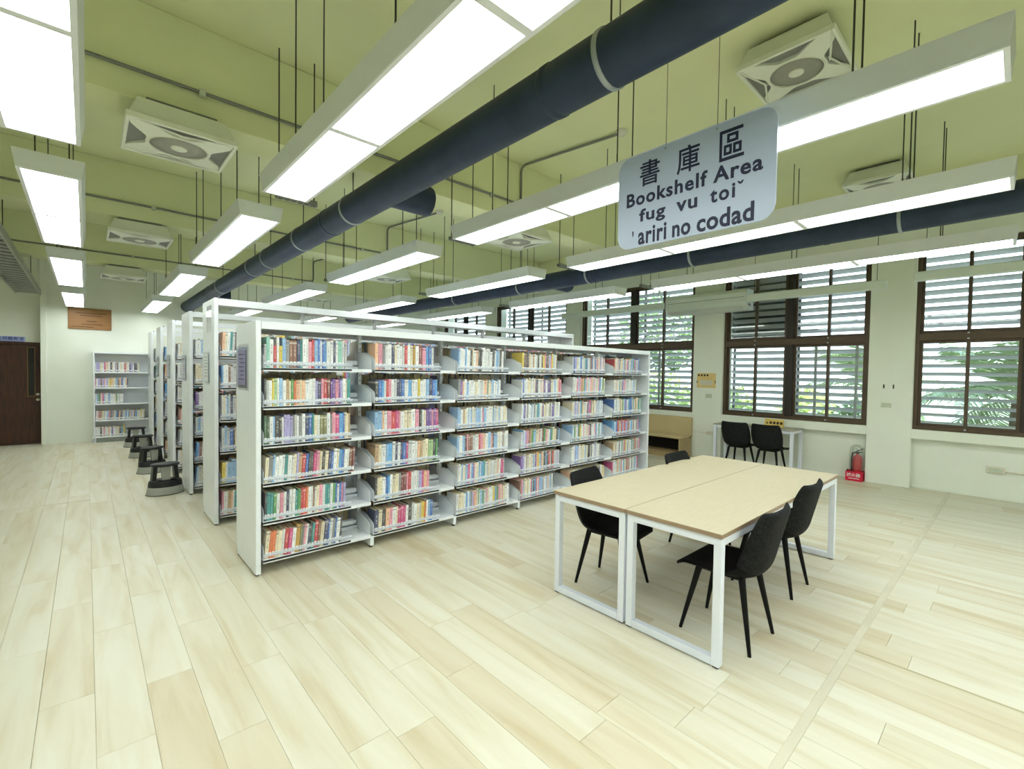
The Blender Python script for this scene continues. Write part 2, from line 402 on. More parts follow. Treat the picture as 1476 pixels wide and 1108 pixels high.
for z in (1.03, 0.92):
    kb = MB(); kb.lathe([(0.012, 0), (0.012, 0.03), (0.03, 0.035), (0.034, 0.05), (0.026, 0.062), (0.008, 0.066)], 14)
    part('door_knob' if z < 1 else 'deadbolt', kb, 'chrome', d1, (-0.745, 13.77, z), (PI/2, 0, 0))
wl_ = struct('wall_left', MB().box(XL-0.3, XL, YF-0.3, 14.0, 0, ZC), 'wall_paint')
wf_ = struct('wall_front', MB().box(XL-0.3, 9.6, YF-0.3, YF, 0, ZC), 'wall_paint')
# window wall: apron, ledge, piers, head beam
wr = struct('wall_right', MB().box(9.12, 9.4, YF, YB, 0, 0.76), 'wall_paint')
part('ledge', MB().bevbox(8.975, 9.40, YF, YB, 0.742, 0.88, 0.006), 'wall_paint', wr)
part('head_beam', MB().bevbox(8.97, 9.40, YF, YB, 3.56, ZC, 0.006), 'wall_paint', wr)
PIERS = [(YF, -4.0), (-1.75, -1.2), (1.06, 1.60), (3.85, 4.43), (7.32, 7.81), (10.55, 11.05), (13.3, YB)]
for y0, y1 in PIERS:
    part('pier', MB().bevbox(WX-(0.0), 9.40, y0, y1, 0, 3.56, 0.008), 'wall_paint', wr)
part('baseboard_strip', MB().box(9.108, 9.12, -4.0, 1.05, 0.0, 0.035), 'wall_paint', wr)

# ================================================================ WINDOWS and sun louvers
WIN = [(-1.2, 1.06), (1.60, 3.85), (4.43, 7.32), (7.81, 10.55), (11.05, 13.3)]
Z0, ZT0, ZT1, Z1 = 0.88, 2.18, 2.29, 3.56
wnames = ['nearest to the right edge', 'behind the white desk', 'above the beige bench', 'behind the tall shelves', 'in the far corner']
def window(idx, y0, y1):
    xa, xb = 9.05, 9.12
    fr = MB().box(xa-0.02, xb+0.02, y0, y0+0.045, Z0, Z1).box(xa-0.02, xb+0.02, y1-0.045, y1, Z0, Z1).box(xa-0.02, xb+0.02, y0+0.045, y1-0.045, Z0, Z0+0.055).box(xa-0.02, xb+0.02, y0+0.045, y1-0.045, Z1-0.05, Z1)
    w_ = struct('window_%d' % idx, fr, 'bronze_frame')
    part('transom', MB().bevbox(xa-0.03, xb+0.02, y0+0.045, y1-0.045, ZT0, ZT1, 0.004), 'bronze_frame', w_)
    ym = (y0+y1)/2+(0.0)
    for za, zb in ((Z0+0.055, ZT0), (ZT1, Z1-0.05)):
        part('mullion', MB().bevbox(xa-0.025, xb+0.02, ym-0.055, ym+0.055, za, zb, 0.004), 'bronze_dark', w_)
        for ya, yb in ((y0+0.045, ym-0.055), (ym+0.055, y1-0.045)):
            yc = (ya+yb)/2
            for s, (a, b) in enumerate(((ya, yc+0.02), (yc-0.02, yb))):
                xs = xa+0.005+0.032*s
                t = 0.038
                sash = MB().box(xs, xs+0.028, a, a+t, za, zb).box(xs, xs+0.028, b-t, b, za, zb).box(xs, xs+0.028, a+t, b-t, za, za+t).box(xs, xs+0.028, a+t, b-t, zb-t, zb)
                so = part('sash', sash, 'bronze_frame', w_)
                part('pane', MB().box(xs+0.011, xs+0.016, a+t, b-t, za+t, zb-t), 'window_glass', so)
    # latch studs on the centre stiles
    for ya, yb in ((y0+0.045, ym-0.055), (ym+0.055, y1-0.045)):
        yc = (ya+yb)/2
        for z in (Z0+0.04, ZT0+0.015, ZT1-0.015):
            part('stud', MB().bevbox(xa-0.045, xa-0.028, yc-0.012, yc+0.012, z-0.012, z+0.012, 0.003), 'screen_frame', w_)
    if idx == 2:
        for yy in (1.76, 2.33):
            part('screen_stile', MB().box(9.125, 9.14, yy, yy+0.04, Z0+0.06, ZT0-0.01), 'screen_frame', w_)
    if idx == 3:
        part('screen_stile', MB().box(9.125, 9.14, 5.25, 5.29, Z0+0.06, ZT0-0.01), 'screen_frame', w_)
    return w_
slat = MB()
def louver(idx, y0, y1, tilt_l, tilt_u):
    lab = 'grey horizontal sun louvers outside the window '+wnames[idx-1]
    t = thing('sun_louver', lab, 'louver', (9.46, (y0+y1)/2, 0.8), 0, 'sun louvers outside the windows')
    W = (y1-y0)+0.04
    sm = MB().bevbox(-0.061, 0.061, -W/2, W/2, -0.005, 0.005, 0.002).mesh('slat', 'louver_grey')
    z = Z0+0.08; k = 0
    while z < Z1-0.02:
        up = z > ZT0+0.06
        o = obj('slat', sm, t, (0, 0, z-0.8), (0, math.radians(tilt_u if up else tilt_l), 0)); z += 0.123; k += 1
    for yy in (-W/2+0.02, 0.0, W/2-0.02):
        part('post', MB().bevbox(0.05, 0.09, yy-0.02, yy+0.02, 0.0, Z1-0.8, 0.003), 'louver_post', t)
    return t
TILTS = [(22, 28), (31, 31), (30, 32), (30, 32), (30, 32)]
for i, (y0, y1) in enumerate(WIN):
    window(i+1, y0, y1); louver(i+1, y0, y1, *TILTS[i])
# dark panel added outside to darken the upper left half of the second window
hd = thing('darkening_panel', 'dark grey panel added outside to darken the upper left panes behind the desk', 'backing panel', (9.62, 3.4, 2.2))
part('panel', MB().bevbox(0, 0.05, -0.62, 0.75, 0.02, 1.7, 0.01), 'exterior_dark', hd)
for q in range(6): part('rib', MB().box(-0.02, 0.0, -0.62, 0.75, 0.15+q*0.26, 0.17+q*0.26), 'louver_post', hd)
part('bracket', MB().box(-0.225, 0.0, -0.05, 0.05, 1.55, 1.62), 'louver_post', hd); part('bracket', MB().box(-0.225, 0.0, 0.4, 0.5, 1.55, 1.62), 'louver_post', hd)

# ================================================================ OUTSIDE
struct('ground', MB().box(9.6, 60, -30, 40, -0.9, -0.3), 'ground_green')
def frond(n, L, droop, seed):
    r = random.Random(seed); mb = MB(); pts = []
    for i in range(n+1):
        s = i/n; pts.append(Vector((L*s*(1-0.12*s), 0, L*(0.55*s-droop*s*s))))
    mb.tube(pts, [0.018*(1-0.85*i/n) for i in range(n+1)], 5, smooth=True)
    for i in range(2, n):
        p = pts[i]; d = (pts[i+1]-pts[i-1]).normalized(); ll = L*0.34*math.sin(PI*(0.12+0.85*i/n))
        for sd in (-1, 1):
            for h in (0, 0.5):
                b = p+d*(L/n*h); wdt = 0.018
                tip = b+d*ll*0.55+Vector((0, sd*ll*0.8, -ll*r.uniform(0.15, 0.45)))
                mid = (b+tip)/2+Vector((0, 0, ll*0.08))
                mb.add([b-d*wdt, b+d*wdt, mid+d*wdt*1.4, mid-d*wdt*1.4, tip], [(0, 1, 2, 3), (3, 2, 4)])
    return mb
def palm(loc, h, nf, L, label, seed):
    r = random.Random(seed); t = thing('palm_tree', label, 'palm tree', loc, 0, 'palm trees outside')
    part('trunk', MB().tube([(0, 0, 0), (0.03, 0.02, h*0.5), (0.0, 0.0, h)], [0.14, 0.11, 0.09], 10), 'bark', t)
    fm = [frond(16, L, 0.45+0.12*q, seed+q).mesh('frond', 'palm_leaf') for q in range(3)]
    for i in range(nf):
        obj('frond', fm[i % 3], t, (0, 0, h-0.03), (0, r.uniform(-0.8, 0.55), 2*PI*i/nf+r.uniform(-.2, .2)))
palm((11.6, 0.0, -0.3), 1.6, 24, 1.75, 'feathery green palm outside the window nearest the right edge', 11)
palm((14.6, 2.6, -0.3), 1.7, 18, 1.8, 'shorter green palm outside between the two right windows', 12)
palm((13.4, -3.6, -0.3), 2.1, 16, 1.9, 'tall green palm outside beyond the right edge', 13)
def leafy(name, label, cat, loc, rx, rz, n, material, seed, trunk_h, size, group):
    r = random.Random(seed); t = thing(name, label, cat, loc, 0, group); mb = MB()
    part('trunk', MB().tube([(0, 0, 0), (0.03, 0, trunk_h*0.6), (0, 0.02, trunk_h+rz*0.5)], [0.07, 0.05, 0.03], 8), 'bark', t)
    for _ in range(n):
        while True:
            x, y, z = r.uniform(-1, 1), r.uniform(-1, 1), r.uniform(-1, 1)
            if 0.25 < x*x+y*y+z*z < 1: break
        p = Vector((x*rx, y*rx, trunk_h+rz+z*rz)); a = Vector((r.gauss(0, 1), r.gauss(0, 1), r.gauss(0, 0.6))).normalized(); b = a.orthogonal().normalized()
        s = size*r.uniform(0.7, 1.3)
        mb.add([p-a*s, p+b*s*0.4, p+a*s, p-b*s*0.4], [(0, 1, 2), (0, 2, 3)])
    f = part('foliage', mb, material, t); f['kind'] = 'stuff'
leafy('shrub', 'yellow green shrub outside the window above the bench', 'shrub', (11.6, 5.0, -0.3), 0.8, 0.8, 900, 'shrub_leaf', 21, 0.25, 0.09, 'shrubs outside')
leafy('shrub', 'yellow green shrub outside left of the window behind the desk', 'shrub', (12.6, 3.4, -0.3), 0.65, 0.7, 800, 'shrub_leaf', 22, 0.25, 0.09, 'shrubs outside')
leafy('shrub', 'light green shrub outside far left of the bench window', 'shrub', (11.8, 6.7, -0.3), 0.8, 0.9, 900, 'shrub_leaf', 23, 0.25, 0.09, 'shrubs outside')
leafy('tree', 'dark green leafy tree outside above the bench window', 'tree', (13.2, 7.6, -0.3), 1.3, 1.3, 1500, 'tree_leaf', 24, 1.9, 0.12, 'trees outside')
leafy('shrub', 'low green shrub outside the window behind the desk', 'shrub', (11.4, 2.1, -0.3), 0.6, 0.65, 800, 'tree_leaf', 25, 0.2, 0.09, 'shrubs outside')

# ================================================================ LIGHTS
LZ = 2.85
ROWS = {'A': -0.165, 'B': 1.05, 'C': 2.64, 'D': 4.24, 'E': 6.06}
RUNS = [(-3.54, -0.02, 3), (0.06, 3.56, 3), (4.19, 6.56, 2), (7.39, 9.82, 2), (10.8, 13.2, 2)]
rowtxt = {'A': 'the leftmost light row', 'B': 'the second light row from left', 'C': 'the middle light row', 'D': 'the fourth light row from left', 'E': 'the light row nearest the windows'}
runtxt = ['', 'nearest in', 'second along', 'third along', 'farthest in']
def fixture(row, x, run):
    y0, y1, n = RUNS[run]; L = y1-y0
    lab = ('white hanging panel light %s %s' % (runtxt[run], rowtxt[row])) if run else 'white hanging panel light behind the nearest one, '+rowtxt[row]
    t = thing('panel_light', lab, 'ceiling light', (x, (y0+y1)/2, LZ), 0, 'hanging panel lights')
    h = L/2
    # housing: sides flare outwards towards the top
    hb = MB(); a, b, zt = 0.150, 0.168, 0.112
    hb.add([(-a,-h,0.006),(a,-h,0.006),(a,h,0.006),(-a,h,0.006),(-b,-h-0.01,zt),(b,-h-0.01,zt),(b,h+0.01,zt),(-b,h+0.01,zt)],
           [(0,3,2,1),(4,5,6,7),(0,1,5,4),(1,2,6,5),(2,3,7,6),(3,0,4,7)])
    part('housing', hb, 'fixture_white', t)
    pl = L/n
    for i in range(n):
        ya, yb = -h+i*pl, -h+(i+1)*pl; q = 0.02
        fr = MB().box(-a, -a+q, ya, yb, -0.004, 0.0055).box(a-q, a, ya, yb, -0.004, 0.0055).box(-a+q, a-q, ya, ya+0.019, -0.004, 0.0055).box(-a+q, a-q, yb-0.019, yb, -0.004, 0.0055)
        f = part('panel_frame', fr, 'fixture_frame', t)
        part('diffuser', MB().box(-a+q, a-q, ya+0.019, yb-0.019, -0.001, 0.004), 'light_panel', f)
    for fy in ([0.17, 0.83] if n == 2 else [0.14, 0.5, 0.86]):
        yy = -h+fy*L
        top = ZC-LZ
        for b0, b1 in BEAMS:
            if b0-0.02 < yy+(y0+y1)/2 < b1+0.02: top = 3.4-LZ
        for sx_ in (-0.085, 0.085):
            part('rod', MB().tube([(sx_, yy, zt-0.005), (sx_, yy, top+0.002)], 0.0045, 6), 'rod_metal', t)
    return t
for row, x in ROWS.items():
    for run in range(5): fixture(row, x, run)
# trapeze struts hanging in the gaps between runs
def strut(x, y, z, label, top):
    t = thing('strut_hanger', label, 'bracket', (x, y, z), 0, 'perforated strut hangers')
    mb = MB().box(-0.15, 0.15, -0.02, -0.016, 0, 0.04).box(-0.15, 0.15, 0.016, 0.02, 0, 0.04)
    for i in range(7): mb.box(-0.15+i*0.0475, -0.15+i*0.0475+0.017, -0.016, 0.016, 0.0, 0.004)
    part('channel', mb, 'conduit', t)
    for s in (-0.13, 0.13): part('rod', MB().tube([(s, 0, 0.0), (s, 0, top-z+0.002)], 0.005, 6), 'rod_metal', t)
for r, x in (('B', 1.05), ('C', 2.64), ('D', 4.24), ('E', 6.06)):
    strut(x+0.17, 3.85, 2.93, 'perforated strut hanger at the first gap, '+rowtxt[r], ZC)
    strut(x+0.1, 6.95, 2.93, 'perforated strut hanger at the second gap, '+rowtxt[r], ZC)

# ================================================================ DUCTS
def duct(label, x, z, r, y0, y1, rings, stubs):
    t = thing('ventilation_duct', label, 'duct', (x, y0, z-r), 0, 'round ventilation ducts')
    ys = [y0]+[y0+(y1-y0)*(i+1)/6 for i in range(6)]
    for a, b in zip(ys, ys[1:]):
        part('pipe', MB().tube([(0, a-y0, r), (0, a-y0+0.02, r), (0, b-y0-0.02, r), (0, b-y0, r)], [r*0.985, r, r, r*0.985], 28), 'duct_blue', t)
        part('seam_band', MB().tube([(0, b-y0-0.05, r), (0, b-y0-0.045, r), (0, b-y0-0.005, r), (0, b-y0, r)], [r, r*1.03, r*1.03, r], 28, caps=False), 'duct_blue', t)
    for yy in rings:
        rg = part('hanger_band', MB().tube([(0, yy-y0-0.014, r), (0, yy-y0-0.012, r), (0, yy-y0+0.012, r), (0, yy-y0+0.014, r)], [r, r*1.045, r*1.045, r], 28, caps=False), 'duct_ring', t)
        top = ZC
        for b0, b1 in BEAMS:
            if b0-0.02 < yy < b1+0.02: top = 3.4
        part('rod', MB().tube([(0, yy-y0, 2*r), (0, yy-y0, top-z+r+0.002)], 0.005, 6), 'rod_metal', rg)
    for yy in stubs:
        s = part('branch', MB().tube([(0, yy-y0, r), (0.2, yy-y0, r), (0.36, yy-y0, r), (0.38, yy-y0, r)], [r*0.98, r*0.98, r*0.98, r*0.93], 24, caps=False), 'duct_blue', t)
        part('opening', MB().tube([(0.36, yy-y0, r), (0.37, yy-y0, r)], r*0.93, 24), 'opening_shade', s)  # dark disc paints the shade inside the open end
duct('dark blue round duct running from overhead to the back wall', 1.78, 3.07, 0.126, -4.2, 13.42, (1.31, 4.1, 5.4, 6.64, 7.4, 9.5, -1.5), (3.45, 10.9))
duct('dark blue round duct running behind the fourth light row', 5.3, 3.04, 0.125, -4.2, 12.4, (0.75, 2.65, 4.18, 5.6, 7.4, -2.7), (4.9,))

# ================================================================ CONDUITS and detectors on the beams
def conduit(idx, y0, label, x_end=3.74, ya=-1.2):
    t = thing('conduit_pipe', label, 'conduit', (0, y0-0.02, 3.58), 0, 'conduits along the beams')
    pts = [(XL+0.02, 0, 0), (x_end-0.06, 0, 0), (x_end-0.02, 0, 0.015), (x_end, 0, 0.06), (x_end, 0, 0.38), (x_end+0.004, -0.015, 0.425), (x_end+0.015, -0.06, 0.445), (x_end+0.2, ya, 0.445)]
    part('pipe', MB().tube(pts, 0.013, 8), 'conduit', t)
    for xx in (-2.6, -0.9, 0.62, 2.2, 3.3):
        part('clip', MB().bevbox(xx-0.02, xx+0.02, -0.017, 0.02, -0.028, 0.02, 0.003), 'outlet_plate', t)
    d = thing('smoke_detector', 'round smoke detector on the ceiling at the end of conduit by the %s beam' % ['nearest', 'second', 'third'][idx], 'detector', (x_end+0.21, y0-0.02+ya-0.03, ZC), 0, 'smoke detectors')
    part('base', MB().lathe([(0.055, 0.0), (0.058, -0.012), (0.05, -0.02)], 18), 'detector', d)
    part('head', MB().lathe([(0.045, -0.02), (0.045, -0.03), (0.032, -0.045), (0.012, -0.05)], 18), 'detector', d)
for i, (y0, nm) in enumerate(((4.0, 'nearest'), (7.25, 'second'), (10.7, 'third'))):
    conduit(i, y0, 'grey conduit running along the face of the %s ceiling beam' % nm)

# ================================================================ FANS
def make_fan():
    t = thing('ceiling_fan', 'fan', 'fan', (0, 0, 0), 0, 'square louvred ceiling fans')
    S = 0.31
    part('housing', MB().add([(-S*0.96,-S*0.96,0.03),(S*0.96,-S*0.96,0.03),(S*0.96,S*0.96,0.03),(-S*0.96,S*0.96,0.03),(-S*0.80,-S*0.80,0.165),(S*0.80,-S*0.80,0.165),(S*0.80,S*0.80,0.165),(-S*0.80,S*0.80,0.165)],
         [(0,3,2,1),(4,5,6,7),(0,1,5,4),(1,2,6,5),(2,3,7,6),(3,0,4,7)]), 'fan_white', t)
    q = 0.022
    part('rim', MB().bevbox(-S, S, -S, -S+q, 0, 0.04, 0.004).bevbox(-S, S, S-q, S, 0, 0.04, 0.004).bevbox(-S, -S+q, -S+q, S-q, 0, 0.04, 0.004).bevbox(S-q, S, -S+q, S-q, 0, 0.04, 0.004), 'fan_white', t)
    part('inlet', MB().box(-S+q, S-q, -S+q, S-q, 0.02, 0.03), 'fan_grey', t)
    # star-shaped web: arms to the corners, round hole in the middle
    n = 72; vs = []; fs = []
    for k in range(n):
        a = 2*PI*k/n; c, s_ = math.cos(a), math.sin(a)
        sq = (S-q)/max(abs(c), abs(s_)); ro = 0.190+(0.415-0.190)*abs(math.sin(2*a))**6
        ro = min(ro, sq*1.0); ri = 0.168
        zo = 0.004+0.012*(ro-0.19)/0.2
        vs += [(ri*c, ri*s_, -0.004), (ro*c, ro*s_, zo-0.006), (ro*c, ro*s_, zo+0.016), (ri*c, ri*s_, 0.014)]
    for k in range(n):
        j = (k+1) % n
        for e in range(4): fs.append((k*4+e, j*4+e, j*4+(e+1) % 4, k*4+(e+1) % 4))
    part('web', MB().add(vs, fs), 'fan_white', t)
    for sx_, sy_ in ((1, 1), (-1, 1), (-1, -1), (1, -1)):
        ax, ay = sx_*(S-q), sy_*(S-q)
        part('strut', MB().tube([(ax, ay, 0.008), (-sx_*0.02, sy_*0.205, 0.004)], 0.007, 6), 'fan_white', t)
    part('grille', MB().lathe([(0.172, 0.012), (0.172, 0.004), (0.10, -0.001), (0.05, -0.003)], 36), 'fan_grille', t)
    hub = MB().lathe([(0.05, 0.0), (0.05, -0.008), (0.042, -0.012), (0.02, -0.014)], 24); part('hub_cap', hub, 'fan_white', t)
    part('grille_ring', MB().tube([(0.174*math.cos(2*PI*k/36), 0.174*math.sin(2*PI*k/36), -0.002) for k in range(37)], 0.006, 6, caps=False), 'fan_white', t)
    part('mount', MB().box(-0.2, 0.2, -0.2, 0.2, 0.165, 0.2), 'conduit', t)  # mount slab, its grey stands in for the dark gap above the fan
    return t
FANS = [((0.5, 4.12, 3.2), 'white square fan under the nearest beam, left of the big lights'),
        ((0.5, 7.45, 3.2), 'white square fan under the second beam on the left side'),
        ((0.5, 10.88, 3.2), 'smallest white square fan under the third beam on the left'),
        ((3.84, 1.17, 3.85), 'white square fan on the ceiling just above the hanging sign'),
        ((3.84, 4.15, 3.2), 'white square fan under the nearest beam, behind the middle light row'),
        ((3.84, 7.45, 3.2), 'white square fan under the second beam, behind the middle light row'),
        ((3.84, 10.88, 3.2), 'white square fan under the third beam, low above the tall shelves'),
        ((6.85, 1.17, 3.85), 'white square fan on the ceiling right of the hanging sign, mostly hidden')]
fan0 = make_fan()
for i, (p, lab) in enumerate(FANS):
    o = fan0 if i == 0 else copy_tree(fan0); o.location = p; o['label'] = lab

# ================================================================ HANGING SIGN
sg = thing('hanging_sign', 'pale blue hanging library sign reading Bookshelf Area in several languages', 'sign', (2.3, 1.19, 2.345))
W2, Hs, R_ = 0.422, 0.515, 0.075
outl = []
for cx, cz, a0 in ((W2-R_, Hs-R_, 0), (-W2+R_, Hs-R_, 90), (-W2+R_, R_, 180), (W2-R_, R_, 270)):
    for k in range(7):
        a = math.radians(a0+15*k); outl.append((cx+R_*math.cos(a), cz+R_*math.sin(a)))
part('board', MB().prism(outl, 'x', -0.004, 0.004), 'sign_panel', sg)
SR = (PI/2, 0, -PI/2)    # text faces -X, reads towards -Y
def sign_text(body, yl, yr, zb, zt, off=0.018, sp=1.0):
    """lettering stretched to fill the given box on the board"""
    m = text_mesh('lettering', body, 0.1, 'sign_ink', 0.0006, off*0.1, 'CENTER', sp)
    xs = [v.co.x for v in m.vertices]; zs = [v.co.y for v in m.vertices]
    kx, kz = (yl-yr)/(max(xs)-min(xs)), (zt-zb)/(max(zs)-min(zs))
    cx_, cz_ = (max(xs)+min(xs))/2, (max(zs)+min(zs))/2
    for v in m.vertices: v.co.x = (v.co.x-cx_)*kx; v.co.y = (v.co.y-cz_)*kz
    obj('lettering', m, sg, (-0.0048, (yl+yr)/2, (zb+zt)/2), SR)
sign_text('書', 0.280, 0.160, 0.330, 0.468, 0.010); sign_text('庫', 0.060, -0.063, 0.330, 0.470, 0.010); sign_text('區', -0.1625, -0.279, 0.327, 0.474, 0.012)
sign_text('Bookshelf Area', 0.364, -0.3655, 0.233, 0.311, 0.026, 1.12)
sign_text('fug', 0.28, 0.121, 0.117, 0.207, 0.026, 1.12); sign_text('vu', 0.0585, -0.056, 0.138, 0.190, 0.026, 1.12); sign_text('toi', -0.122, -0.243, 0.138, 0.209, 0.026, 1.2); sign_text('ˇ', -0.251, -0.283, 0.196, 0.211, 0.02)
sign_text('ariri', 0.284, 0.112, 0.010, 0.103, 0.026, 1.1); sign_text('no', 0.078, -0.023, 0.010, 0.074, 0.026, 1.05); sign_text('codad', -0.056, -0.332, 0.008, 0.101, 0.026, 1.05); sign_text("'", 0.323, 0.315, 0.064, 0.094, 0.01)
for yy in (0.128, -0.148):
    part('wire', MB().tube([(0, yy, Hs-0.012), (0, yy, ZC-2.345)], 0.0016, 5), 'rod_metal', sg)
    part('eyelet', MB().tube([(-0.006, yy, Hs-0.018), (0.006, yy, Hs-0.018)], 0.006, 10), 'duct_ring', sg)

# ================================================================ CABLE TRAY
ct = thing('cable_tray', 'grey ladder cable tray near the ceiling above the brown door', 'cable tray', (-0.82, 0, 3.0))
for s in (-1, 1): part('side_rail', MB().box(s*0.165-0.012, s*0.165+0.012, 6.0, 12.95, 0, 0.1), 'tray_metal', ct)
part('cover', MB().box(-0.153, 0.153, 6.0, 12.95, 0.085, 0.095), 'ac_dark', ct)  # dark plate added to stand in for deep shade above the rungs
rm = MB().box(-0.153, 0.153, -0.035, 0.035, 0.012, 0.03).mesh('rung', 'tray_metal')
for i in range(28): obj('rung', rm, ct, (0, 6.1+i*0.25, 0))
for yy in (7.43, 10.88):
    for s in (-1, 1): part('rod', MB().tube([(s*0.165, yy, 0.1), (s*0.165, yy, 0.402)], 0.005, 6), 'rod_metal', ct)

# ================================================================ BOOKSHELVES
NB, BW, SX0 = 6, 0.927, 1.0
DEP = 0.63
def shelf_meshes():
    g = {}
    b = BW-0.03
    g['board'] = MB().box(0, b, -0.305, -0.03, 0, 0.006).box(0, b, -0.309, -0.305, -0.022, 0.006).box(0, b, -0.03, -0.026, -0.016, 0.03).mesh('shelf_board', 'shelf_white')
    poly = [(-0.03, 0.0), (-0.03, 0.165), (-0.13, 0.162), (-0.16, 0.155), (-0.275, 0.11), (-0.292, 0.1), (-0.301, 0.085), (-0.303, 0.07), (-0.303, 0.0)]
    g['bracket'] = MB().prism([(u, v) for u, v in poly], 'x', -0.0012, 0.0012).mesh('bracket', 'shelf_white')
    g['stop'] = MB().box(0.01, b-0.01, -0.024, -0.018, 0.045, 0.085).mesh('back_stop', 'shelf_white')
    g['strip'] = MB().box(0.0, b*0.79, -0.3115, -0.309, -0.011, 0.003).mesh('label_strip', 'black_strip')
    g['guard'] = MB().box(0.004, b*0.80, -0.3085, -0.3065, 0.030, 0.050).mesh('clear_guard', 'guard_plastic')
    return g
SG = shelf_meshes()
def island(idx, y_front, H, levels, label):
    yc = y_front+DEP/2
    t = thing('bookshelf', label, 'bookshelf', (SX0, yc, 0), 0, 'free-standing double bookshelves')
    for i in range(NB+1):
        x = i*BW
        if 0 < i < NB:
            up = part('upright', MB().box(x-0.015, x+0.015, -0.025, 0.025, 0.02, H-0.02), 'shelf_white', t)
            slot = MB()
            for k in range(int((H-0.2)/0.05)): slot.box(x-0.004, x+0.004, -0.0262, -0.025, 0.12+k*0.05, 0.14+k*0.05)
            part('slots', slot, 'grey_rail', up)
            ft = part('foot', MB().bevbox(x-0.017, x+0.017, -0.31, 0.31, 0.018, 0.105, 0.004), 'shelf_white', t)
            for s in (-1, 1): part('glide', MB().lathe([(0.014, 0.0), (0.016, 0.02)], 10, x, s*0.28), 'black_plastic', ft)
    for s, x in ((0, -0.02), (1, NB*BW+0.02)):
        ep = part('end_panel', MB().bevbox(x-0.019, x+0.019, -DEP/2, DEP/2, 0.085, H, 0.004), 'shelf_white', t)
        ft = part('foot', MB().bevbox(x-0.019, x+0.019, -DEP/2, DEP/2-0.02, 0.018, 0.085, 0.003), 'shelf_white', t)
        for q in (-1, 1): part('glide', MB().lathe([(0.014, 0.0), (0.016, 0.02)], 10, x, q*0.27), 'black_plastic', ft)
        px_ = x+0.03*(1 if s == 0 else -1)
        part('upright', MB().box(px_-0.01, px_+0.01, -0.025, 0.025, 0.02, H-0.02), 'shelf_white', t)
    if H > 2.1:
        for s in (-1, 1): part('end_cap', MB().tube([(0.0, s*0.30, H-0.005), (0.012, s*0.30, H-0.005)], 0.016, 10), 'black_plastic', t)
    L = NB*BW
    part('canopy', MB().box(0, L, -0.30, 0.30, H-0.022, H-0.012), 'shelf_white', t)
    part('fascia', MB().bevbox(0.0, L, -0.315, -0.299, H-(0.062 if H < 2.1 else 0.074), H-0.004, 0.002), 'shelf_white', t)
    part('fascia', MB().bevbox(0.0, L, 0.299, 0.315, H-(0.062 if H < 2.1 else 0.026), H-0.004, 0.002), 'shelf_white', t)
    if H > 2.1:
        for i in range(1, NB): part('canopy_clip', MB().bevbox(i*BW-0.05, i*BW-0.025, -0.02, 0.02, H-0.09, H-0.022, 0.004), 'white_metal', t)
    for i in range(NB):
        for z in levels:
            for s in (1, -1):
                sc_ = (1, s, 1)
                o = obj('shelf_board', SG['board'], t, (i*BW+0.015, 0, z)); o.scale = sc_
                b1 = obj('bracket', SG['bracket'], o, (0.004, 0, 0)); b2 = obj('bracket', SG['bracket'], o, (BW-0.034, 0, 0))
                obj('back_stop', SG['stop'], o)
                if s == 1: obj('label_strip', SG['strip'], o); obj('clear_guard', SG['guard'], o)
    return t
LV1 = [1.632-0.3035*i for i in range(6)]
LV2 = [1.752-0.331*i for i in range(6)]
SH = [(3.97, 2.0, LV1), (5.55, 2.345, LV2), (7.1, 2.345, LV2), (8.68, 2.345, LV2), (10.22, 2.345, LV2), (11.78, 2.345, LV2)]
snm = ['nearest and lowest white metal bookshelf island facing the table', 'second white metal bookshelf island, taller, directly behind the nearest', 'third white bookshelf island from the front, beside the nearest step stool',
       'fourth white bookshelf island from the front, seen end on', 'fifth white bookshelf island from the front, seen end on', 'farthest white bookshelf island, last before the back wall']
for i, (y, H, lv) in enumerate(SH): island(i, y, H, lv, snm[i])

# acrylic holders on the end panels
def holder(i, y, label, lilac):
    t = thing('sign_holder', label, 'sign holder', (SX0-0.0395, y, 1.47), 0, 'acrylic sign holders')
    part('back_plate', MB().box(-0.004, 0, -0.17, 0.17, -0.02, 0.36), 'clear_plastic', t)
    sh = part('sheet', MB().box(-0.009, -0.006, -0.10, 0.15, 0.02, 0.31), 'paper_lilac' if lilac else 'paper_white', t)
    for k in range(7):
        part('print_line', MB().box(-0.0096, -0.009, -0.07+0.03*(k % 2), 0.12-0.02*(k % 3), 0.27-k*0.034, 0.278-k*0.034), 'paper_ink', sh)
    part('pocket', MB().box(-0.018, -0.016, -0.17, 0.17, 0.0, 0.33).box(-0.018, -0.004, -0.17, -0.166, 0, 0.33).box(-0.018, -0.004, 0.166, 0.17, 0, 0.33).box(-0.018, -0.004, -0.166, 0.166, 0.0, 0.004), 'clear_plastic', t)
for i, (y, H, lv) in enumerate(SH):
    holder(i, y+0.38, 'clear acrylic sign holder with %s sheet on the %s bookshelf end' % ('a lilac' if i == 0 else 'a pale', ['nearest', 'second', 'third', 'fourth', 'fifth', 'farthest'][i]), i == 0)

wc = thing('card_sleeve', 'clear sleeve with a white card high on the second bookshelf end', 'sign holder', (SX0-0.0395, 5.79, 2.02))
part('card', MB().box(-0.003, 0, -0.11, 0.11, 0, 0.25), 'paper_white', wc); part('sleeve', MB().box(-0.006, -0.004, -0.125, 0.125, -0.012, 0.262), 'clear_plastic', wc)
